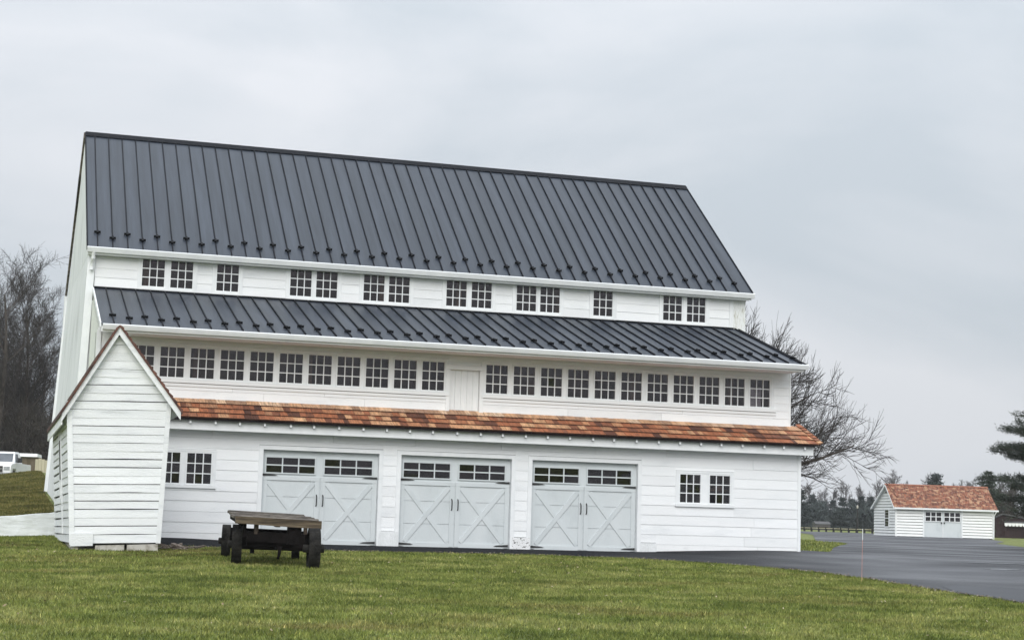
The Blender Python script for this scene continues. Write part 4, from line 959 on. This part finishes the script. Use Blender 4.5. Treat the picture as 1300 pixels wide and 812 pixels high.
for sd in (-1, 1):
    MB().add([(sd*.895, -1.15, 1.25), (sd*.90, -.35, 1.25), (sd*.785, -.30, 1.74), (sd*.775, -.75, 1.74), (sd*.87, -1.15, 1.25), (sd*.87, -.35, 1.25), (sd*.75, -.30, 1.74), (sd*.75, -.75, 1.74)], [(0, 1, 2, 3), (7, 6, 5, 4), (0, 4, 5, 1), (1, 5, 6, 2), (2, 6, 7, 3), (3, 7, 4, 0)]).build('side_window', 'dglass', tr)
    MB().tube([(sd*.95, -1.2, 1.25), (sd*1.12, -1.22, 1.38)], .03, 6).hexa([(sd*1.02, -1.30, 1.22), (sd*1.26, -1.26, 1.22), (sd*1.26, -1.18, 1.22), (sd*1.02, -1.2, 1.22)], [(sd*1.02, -1.30, 1.50), (sd*1.26, -1.26, 1.50), (sd*1.26, -1.18, 1.50), (sd*1.02, -1.2, 1.50)]).build('mirror', 'rubber', tr)
    MB().box(min(sd*.58, sd*.92), max(sd*.58, sd*.92), -2.80, -2.72, .74, .95).build('headlight', 'lamp', tr)
MB().box(-.52, .52, -2.81, -2.74, .62, .98).build('grille', 'iron', tr); MB().box(-.97, .97, -2.90, -2.76, .42, .60).build('bumper', 'chrome', tr)
MB().box(-.50, .50, -2.825, -2.812, .80, .84).build('grille_bar', 'chrome', tr)
for sx2 in (-1, 1):
    for yy in (-1.75, 1.7):
        MB().tube([(sx2*.72, yy, .38), (sx2*.98, yy, .38)], .38, 20).build('wheel', 'rubber', tr); MB().tube([(sx2*.975, yy, .38), (sx2*.99, yy, .38)], .22, 14).build('hubcap', 'chrome', tr)
MB().box(-.94, .94, .62, 2.7, 1.15, 1.19).build('bed_rim', 'truck', tr)
# brown shed and pale panel beside the truck
bs = thing('brown_shed', 'low brown board shelter with a white roof edge right of the truck', 'shed', (-.75, 72.0, hz(-.75, 72)), R(-8))
MB().box(0, 1.0, 0, 2, 0, 1.65).build('wall', 'shedbrown', bs)
for i in range(5): ubox('board', 'shedbrown', bs, i*.2, i*.2+.19, -.03, -.002, 0, 1.62)
MB().hexa([(-.3, -.25, 1.65), (1.02, -.25, 1.65), (1.02, 2.1, 1.65), (-.3, 2.1, 1.65)], [(-.3, -.2, 1.85), (1.0, -.2, 1.85), (1.0, 2.1, 1.85), (-.3, 2.1, 1.85)]).build('roof', 'farwhite', bs)
pp = thing('board_panel', 'pale upright boards leaning beside the brown shelter', 'panel', (.22, 70.6, hz(.22, 70.6)-.05), R(6))
for i in range(4): ubox('board', 'pale', pp, i*.19-.12, i*.19+.06, rng.uniform(-.01, .03), .06, 0, 1.95-abs(i-1)*.05)

# ------------------------------------------------------------------ bare trees
def grow(r, out_, p, d, L, rad, lvl, cfg):
    n = cfg['seg'][lvl]; pts = [p]; rr = [rad]; dd = d.copy(); tips = cfg['taper'][lvl]
    for i in range(n):
        dd = (dd+Vector((r.gauss(0, 1), r.gauss(0, 1), r.gauss(0, 1)))*cfg['wob'][lvl]+Vector((0, 0, cfg['up'][lvl]))+cfg.get('wind', Vector((0, 0, 0)))*(lvl > 0)*.5).normalized()
        p = p+dd*(L/n); pts.append(p); rr.append(rad*(1-(1-tips)*(i+1)/n))
    out_.append((lvl, pts, rr))
    if lvl+1 >= len(cfg['seg']): return
    nch = cfg['kids'][lvl]
    for k_ in range(nch):
        t_ = cfg['start'][lvl]+(1-cfg['start'][lvl])*(k_+r.random())/nch; f_ = t_*n; i = min(int(f_), n-1); q_ = pts[i].lerp(pts[i+1], f_-i)
        ax = (pts[i+1]-pts[i]).normalized(); side = ax.orthogonal().normalized(); side.rotate(Matrix.Rotation(r.uniform(0, 2*math.pi), 3, ax))
        an = cfg['ang'][lvl]*r.uniform(.7, 1.3); nd = (ax*math.cos(an)+side*math.sin(an)).normalized()
        rc = max(cfg['minr'], (rr[i]*(1-(f_-i))+rr[i+1]*(f_-i))*cfg['rk'][lvl])
        grow(r, out_, q_, nd, L*cfg['lk'][lvl]*r.uniform(.7, 1.25)*(1-.45*t_ if lvl < 2 else 1), rc, lvl+1, cfg)
def tree_meshes(name, seed, cfg, H_, rad, lean=(0, 0, 1), twig='twig', bark='bark', trunk_lvls=1):
    r = random.Random(seed); segs = []
    grow(r, segs, Vector((0, 0, -.2)), Vector(lean).normalized(), H_, rad, 0, cfg)
    a, b = MB(), MB()
    for lvl, pts, rr in segs: (a if lvl <= trunk_lvls else b).tube(pts, rr, 7 if lvl == 0 else 5 if lvl == 1 else 3)
    return a.mesh('trunk', bark), b.mesh('crown', twig)
def place_tree(ms_, label, loc, rz, sc, group=None, name='bare_tree'):
    t = thing(name, label, 'tree', loc, rz, group); t.scale = (sc, sc, sc); link('trunk', ms_[0], t); link('crown', ms_[1], t); return t
# the broad bare tree behind the right end of the barn: many arching limbs
cfgA = dict(seg=[5, 6, 5, 4, 3], kids=[15, 11, 8, 5], start=[.22, .18, .1, .1], ang=[1.15, .62, .55, .5], lk=[1.12, .50, .55, .6], rk=[.55, .5, .5, .6], wob=[.08, .07, .08, .10, .12],
            up=[.1, .0, .05, .07, .08], taper=[.5, .25, .3, .4, .5], minr=.009, wind=Vector((.09, -.04, .0)))
tA = tree_meshes('a', 21, cfgA, 5.2, .24)
gA = H(26.4, 21.9)
place_tree(tA, 'wide bare tree with arching dark twigs behind the right end of the barn', (26.1, 22.1, gA), R(40), .98).scale = (.86, .86, 1.16)
# left woods
cfgB = dict(seg=[7, 5, 4, 4, 3], kids=[17, 9, 7, 4], start=[.22, .2, .1, .1], ang=[.75, .65, .6, .6], lk=[.42, .55, .55, .6], rk=[.45, .5, .55, .6], wob=[.05, .12, .14, .16, .2],
            up=[.05, .10, .10, .08, .05], taper=[.25, .3, .3, .4, .5], minr=.011)
vB = [tree_meshes('b', 30+i, cfgB, 15.5, .26) for i in range(3)]
rt = random.Random(12)
wood_spots = [(-2.3, 78, 17.2), (-.4, 83, 16.3), (1.2, 90, 14.2), (-4.4, 82, 18), (-1.6, 91, 18.6), (2.6, 96, 14.4), (.4, 99, 17.4), (-3.4, 97, 19.5), (-6.5, 90, 19), (4.4, 92, 11.5), (-9.0, 84, 18), (5.8, 101, 12)]
wl = ['bare tree rising right behind the white truck', 'bare tree rising behind the brown shelter', 'slender bare tree nearest the barn gable in the left woods']
deep = {3: 'bare tree at the left edge of the photograph, behind the truck windscreen', 9: 'low bare tree of the left woods closest to the barn wall', 7: 'tall bare tree farthest up the wooded slope on the left'}
for i, (x_, y_, h_) in enumerate(wood_spots):
    lab = wl[i] if i < 3 else deep.get(i, 'bare brown tree standing deeper in the woods behind the truck')
    t = place_tree(vB[i % 3], lab, (x_, y_, H(x_, y_)-.1), rt.uniform(0, 6), h_/16.5*(.80-.012*max(0, y_-84)), 'bare trees of the left woods')
    if i < 3 or i in deep: del t['group']
# undergrowth: many fine upright stems and tangled twigs, one mass
def brush(name, n, x0, x1, y0, y1, hh, m, label, seed, wdt=.012, zf=None, lean=.3, spread=1.):
    r = np.random.RandomState(seed); x = r.uniform(x0, x1, n); y = r.uniform(y0, y1, n); z = Hn(x, y) if zf is None else zf(x, y)
    zz = z+r.uniform(0, 1, n)**1.4*hh*.8; L = r.uniform(.4, 1.6, n)*spread; d_ = r.normal(0, 1, (n, 3)); d_[:, 2] = abs(d_[:, 2])*1.6+.2; d_ /= np.linalg.norm(d_, axis=1)[:, None]
    a = np.stack([x, y, zz], 1); b = a+d_*L[:, None]; o_ = np.cross(d_, r.normal(0, 1, (n, 3))); o_ /= np.linalg.norm(o_, axis=1)[:, None]
    w_ = wdt*r.uniform(.6, 1.5, n)[:, None]; P = np.zeros((n, 3, 3)); P[:, 0] = a-o_*w_; P[:, 1] = a+o_*w_; P[:, 2] = b
    me = np_mesh(name, P.reshape(-1, 3), np.arange(3*n).reshape(-1, 3), m); return tag(link(name, me), label, 'undergrowth', kind='stuff')
brush('undergrowth', 60000, -12, 9, 76, 116, 6.5, 'brush', 'dense brown undergrowth filling the woods on the left', 1, wdt=.02, spread=1.3)
link('woodland_floor', None) if False else None
# woodland floor: litter sheet draped on the hill
def sheet(name, x0, x1, y0, y1, m, lift, nx_=40, ny_=40):
    xs, ys = np.meshgrid(np.linspace(x0, x1, nx_), np.linspace(y0, y1, ny_)); zz = Hn(xs, ys)+lift
    V = np.stack([xs.ravel(), ys.ravel(), zz.ravel()], 1); ii, jj = np.meshgrid(np.arange(nx_-1), np.arange(ny_-1)); k_ = (jj*nx_+ii).ravel()
    link(name, np_mesh(name, V, np.stack([k_, k_+1, k_+nx_+1, k_+nx_], 1), m), kind='structure')
sheet('woodland_floor', -60, 3.5, 75, 190, 'litter', .05, 60, 90)

# ------------------------------------------------------------------ conifers
def conifer(name, seed, h, r0, tiers, m, dens=26, nl=.22, droop=-.12, bare=.06, open_=1.0):
    r = random.Random(seed); a = MB(); a.tube([(0, 0, -.2), (.02*h*r.uniform(-1, 1)*.3, 0, h*.5), (0, 0, h)], [h*.018, h*.012, .01], 6)
    pts = []
    for k_ in range(tiers):
        t_ = bare+(1-bare)*(k_+r.random()*.8)/tiers; z = h*t_; L = r0*(1-t_)**.8*r.uniform(.75, 1.15)*(min(1, .55+t_*1.3) if open_ > 1.5 else 1)+.12
        nb_ = r.randint(5, 7)
        for j in range(nb_):
            an = 2*math.pi*(j+r.random()*.7)/nb_; d_ = Vector((math.cos(an), math.sin(an), droop+r.uniform(-.08, .2))); l_ = L*r.uniform(.65, 1.15)
            q_ = [Vector((0, 0, z))+d_*l_*u_+Vector((0, 0, l_*.16*u_*u_)) for u_ in (0, .5, 1)]
            a.tube(q_, [.03*l_/2+.01, .02, .008], 3)
            m_ = max(2, int(l_*3.2*open_))
            for u_ in range(m_): f_ = .25+.75*(u_+r.random())/m_; c0 = q_[0].lerp(q_[2], f_); pts.append((c0+Vector((r.gauss(0, .10), r.gauss(0, .10), r.gauss(0, .05)))*l_*.5, .30+.12*l_))
    rr = np.random.RandomState(seed); C_ = np.array([[*p, s_] for p, s_ in pts]); n = len(C_)*dens
    ce = np.repeat(C_, dens, 0); off = rr.normal(0, 1, (n, 3))*ce[:, 3:4]*np.array([.45, .45, .17]); p = ce[:, :3]+off
    d_ = rr.normal(0, 1, (n, 3)); d_[:, 2] = d_[:, 2]*.5+.35; d_ /= np.linalg.norm(d_, axis=1)[:, None]; o_ = np.cross(d_, rr.normal(0, 1, (n, 3))); o_ /= np.linalg.norm(o_, axis=1)[:, None]
    L = nl*rr.uniform(.6, 1.3, n)[:, None]; w_ = L*.17; P = np.zeros((n, 3, 3)); P[:, 0] = p-o_*w_; P[:, 1] = p+o_*w_; P[:, 2] = p+d_*L
    return a.mesh('trunk', 'bark'), np_mesh('needles', P.reshape(-1, 3), np.arange(3*n).reshape(-1, 3), m)
def place_con(ms_, label, x_, y_, sc=1, rz=0, group=None, zs=1):
    t = thing('pine_tree', label, 'tree', (x_, y_, H(x_, y_)), rz, group); t.scale = (sc, sc, sc*zs); link('trunk', ms_[0], t); link('needles', ms_[1], t); return t
mid = conifer('mid', 9, 5.4, 2.6, 14, 'needle', dens=34, nl=.2, droop=.05, bare=.03)
place_con(mid, 'smaller dense pine behind the garage roof beside the large pine', CX+152*math.sin(math.atan((1258-650)/FPX)-YAW), CY+152*math.cos(math.atan((1258-650)/FPX)-YAW), 1.02, .4, zs=1.0)
def white_pine(seed, h, r0, whorls):
    r = random.Random(seed); a = MB(); a.tube([(0, 0, -.2), (.1, .05, h*.5), (0, 0, h)], [h*.02, h*.014, .02], 7); pts = []
    for k_ in range(whorls):
        t_ = .05+.92*(k_+r.uniform(-.2, .2))/whorls; z = h*t_; L = r0*min(1, .72+t_*.9)*(1-max(0, t_-.45)/.62)
        nb_ = r.randint(10, 13); ph = r.random()*6
        for j in range(nb_):
            an = ph+2*math.pi*(j+r.uniform(-.2, .2))/nb_; l_ = L*r.uniform(.6, 1.12); up_ = r.uniform(-.14, .28); z = h*t_+r.uniform(-.25, .25)
            q_ = [Vector((math.cos(an)*l_*u_, math.sin(an)*l_*u_, z+r.uniform(-.0, .0)+l_*(up_*u_+.02*math.sin(u_*math.pi)+.06*u_**3))) for u_ in (0, .25, .5, .75, 1)]
            a.tube(q_, [.05, .042, .034, .024, .012], 4)
            side = Vector((-math.sin(an), math.cos(an), 0))
            for u_ in range(max(4, int(l_*4.2))):
                f_ = .22+.78*(u_+r.random())/max(4, int(l_*4.2)); ii = min(3, int(f_*4)); c0 = q_[ii].lerp(q_[ii+1], f_*4-ii)
                sl_ = r.uniform(.22, .42)*l_*(1.12-f_)+.22; sd = r.choice((-1, 1)); d_ = (side*sd+(q_[4]-q_[0]).normalized()*.8+Vector((0, 0, r.uniform(.05, .35)))).normalized()
                a.tube([c0, c0+d_*sl_], [.012, .006], 3)
                for m_ in range(max(2, int(sl_/.14))): pts.append(c0+d_*sl_*((m_+.6)/max(2, int(sl_/.14)))+Vector((0, 0, .02)))
            pts.append(q_[4])
    rr = np.random.RandomState(seed); C_ = np.array([tuple(p) for p in pts]); dens = 30; n = len(C_)*dens
    p = np.repeat(C_, dens, 0)+rr.normal(0, .085, (n, 3)); d_ = rr.normal(0, 1, (n, 3)); d_[:, 2] = d_[:, 2]*.6+.45; d_ /= np.linalg.norm(d_, axis=1)[:, None]
    o_ = np.cross(d_, rr.normal(0, 1, (n, 3))); o_ /= np.linalg.norm(o_, axis=1)[:, None]; L = .15*rr.uniform(.6, 1.25, n)[:, None]; P = np.zeros((n, 3, 3)); P[:, 0] = p-o_*.013; P[:, 1] = p+o_*.013; P[:, 2] = p+d_*L
    return a.mesh('trunk', 'bark'), np_mesh('needles', P.reshape(-1, 3), np.arange(3*n).reshape(-1, 3), 'needle')
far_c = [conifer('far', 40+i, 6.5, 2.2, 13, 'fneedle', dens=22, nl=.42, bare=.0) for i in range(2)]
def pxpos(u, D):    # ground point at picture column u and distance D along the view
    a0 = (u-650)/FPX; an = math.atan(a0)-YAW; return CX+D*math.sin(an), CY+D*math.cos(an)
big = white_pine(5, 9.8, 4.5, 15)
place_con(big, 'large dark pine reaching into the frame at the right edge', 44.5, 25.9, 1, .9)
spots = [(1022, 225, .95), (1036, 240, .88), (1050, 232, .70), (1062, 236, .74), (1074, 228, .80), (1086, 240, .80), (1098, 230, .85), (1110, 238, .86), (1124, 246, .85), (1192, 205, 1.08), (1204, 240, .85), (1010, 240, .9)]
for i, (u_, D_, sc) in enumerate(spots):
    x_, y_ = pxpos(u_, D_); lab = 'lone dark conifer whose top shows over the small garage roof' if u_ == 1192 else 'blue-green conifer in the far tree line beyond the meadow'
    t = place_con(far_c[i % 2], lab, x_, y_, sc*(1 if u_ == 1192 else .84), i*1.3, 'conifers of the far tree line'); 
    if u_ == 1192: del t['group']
cfgC = dict(seg=[5, 4, 4, 3], kids=[14, 9, 7], start=[.3, .2, .1], ang=[.7, .6, .6], lk=[.45, .55, .55], rk=[.5, .55, .6], wob=[.06, .12, .16, .2], up=[.05, .1, .1, .05], taper=[.3, .3, .4, .5], minr=.022)
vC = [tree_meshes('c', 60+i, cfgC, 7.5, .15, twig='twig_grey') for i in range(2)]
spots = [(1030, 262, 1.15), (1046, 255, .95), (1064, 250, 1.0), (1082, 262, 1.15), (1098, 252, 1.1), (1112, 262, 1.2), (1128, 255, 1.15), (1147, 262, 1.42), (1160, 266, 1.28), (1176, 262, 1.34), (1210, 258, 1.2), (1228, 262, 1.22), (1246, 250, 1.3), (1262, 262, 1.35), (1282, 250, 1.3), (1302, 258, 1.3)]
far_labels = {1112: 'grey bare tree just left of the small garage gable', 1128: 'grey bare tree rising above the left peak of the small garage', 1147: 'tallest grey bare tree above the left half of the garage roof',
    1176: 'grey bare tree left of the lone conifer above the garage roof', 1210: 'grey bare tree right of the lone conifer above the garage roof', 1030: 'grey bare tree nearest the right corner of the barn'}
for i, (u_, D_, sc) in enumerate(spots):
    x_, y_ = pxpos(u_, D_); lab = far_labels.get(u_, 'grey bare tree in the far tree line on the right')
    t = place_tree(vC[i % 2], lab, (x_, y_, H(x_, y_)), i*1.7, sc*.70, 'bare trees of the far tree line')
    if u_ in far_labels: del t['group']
# distant brush belt all round the horizon in view
def belt(name, n, u0, u1, D0, D1, hh, m, label, seed, wdt):
    r = np.random.RandomState(seed); u_ = r.uniform(u0, u1, n); D_ = r.uniform(D0, D1, n); an = np.arctan((u_-650)/FPX)-YAW; x = CX+D_*np.sin(an); y = CY+D_*np.cos(an)
    prof = .65+.35*np.sin(u_*.11+np.sin(u_*.37)*1.3); zz = Hn(x, y)+r.uniform(0, 1, n)**1.2*hh*prof
    d_ = r.normal(0, 1, (n, 3)); d_[:, 2] = abs(d_[:, 2])*1.5+.2; d_ /= np.linalg.norm(d_, axis=1)[:, None]; o_ = np.cross(d_, r.normal(0, 1, (n, 3))); o_ /= np.linalg.norm(o_, axis=1)[:, None]
    a = np.stack([x, y, zz], 1); L = r.uniform(.4, 1.5, n)[:, None]; P = np.zeros((n, 3, 3)); P[:, 0] = a-o_*wdt; P[:, 1] = a+o_*wdt; P[:, 2] = a+d_*L
    tag(link(name, np_mesh(name, P.reshape(-1, 3), np.arange(3*n).reshape(-1, 3), m)), label, 'woodland', kind='stuff')
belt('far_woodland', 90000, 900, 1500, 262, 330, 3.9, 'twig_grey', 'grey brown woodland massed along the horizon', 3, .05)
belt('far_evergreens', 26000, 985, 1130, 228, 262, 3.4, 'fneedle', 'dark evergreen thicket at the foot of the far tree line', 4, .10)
belt('right_thicket', 26000, 1232, 1420, 168, 196, 4.6, 'brush', 'brown thicket behind the maroon shed', 6, .035)

# far fence, lamp post, far shed
fx0, fy0 = pxpos(1000, 172); fx1, fy1 = pxpos(1112, 160); fl = math.hypot(fx1-fx0, fy1-fy0)
fe = thing('meadow_fence', 'low fence of dark posts with pale rails along the meadow', 'fence', (fx0, fy0, 0), math.atan2(fy1-fy0, fx1-fx0))
for i in range(13):
    t_ = i/12; g = H(fx0+(fx1-fx0)*t_, fy0+(fy1-fy0)*t_); ubox('post', 'rubber', fe, fl*t_-.07, fl*t_+.07, -.07, .07, g-.1, g+.42)
for zz in (.3,): ubox('rail', 'pale', fe, 0, fl, -.03, .03, H(fx0, fy0)+zz, H(fx0, fy0)+zz+.06)
x_, y_ = pxpos(1093, 168); lp = thing('lamp_post', 'dark lamp post with a pale head in the meadow', 'lamp post', (x_, y_, H(x_, y_)))
MB().tube([(0, 0, 0), (0, 0, 2.3)], [.09, .07], 8).build('post', 'rubber', lp); MB().tube([(0, 0, 2.3), (0, 0, 2.36), (0, 0, 2.55), (0, 0, 2.62)], [.05, .09, .09, .03], 8).build('lamp_head', 'found', lp)
x_, y_ = pxpos(1041, 218); fs_ = thing('far_farm_shed', 'low grey farm shed in front of the far evergreens', 'shed', (x_, y_, H(x_, y_)), R(-16))
fs_.scale = (.8, .8, .75); MB().box(0, 2.2, 0, 3, 0, 1.0).build('wall', 'twig_grey', fs_); MB().prism([(-.1, -.2, 1.0), (-.1, 1.5, 1.45), (-.1, 3.2, 1.0)], (2.4, 0, 0)).build('roof', 'grayroof', fs_)
MB().box(.2, 1.9, -.03, -.002, .15, .6).build('opening', 'brush', fs_)

# ------------------------------------------------------------------ thin damp air: far things pale slightly
hm = bpy.data.materials.new('damp_air'); hm.use_nodes = True; _t = hm.node_tree; _t.nodes.clear(); _o = _t.nodes.new('ShaderNodeOutputMaterial'); _v = _t.nodes.new('ShaderNodeVolumePrincipled')
_v.inputs['Color'].default_value = (.93, .97, 1, 1); _v.inputs['Density'].default_value = .00026; _t.links.new(_v.outputs[0], _o.inputs['Volume'])
hzb = MB().box(-6500, 6500, -6500, 6500, -3, 34).build('haze', hm); tag(hzb, 'thin pale damp haze over the far tree line', 'haze', kind='stuff')
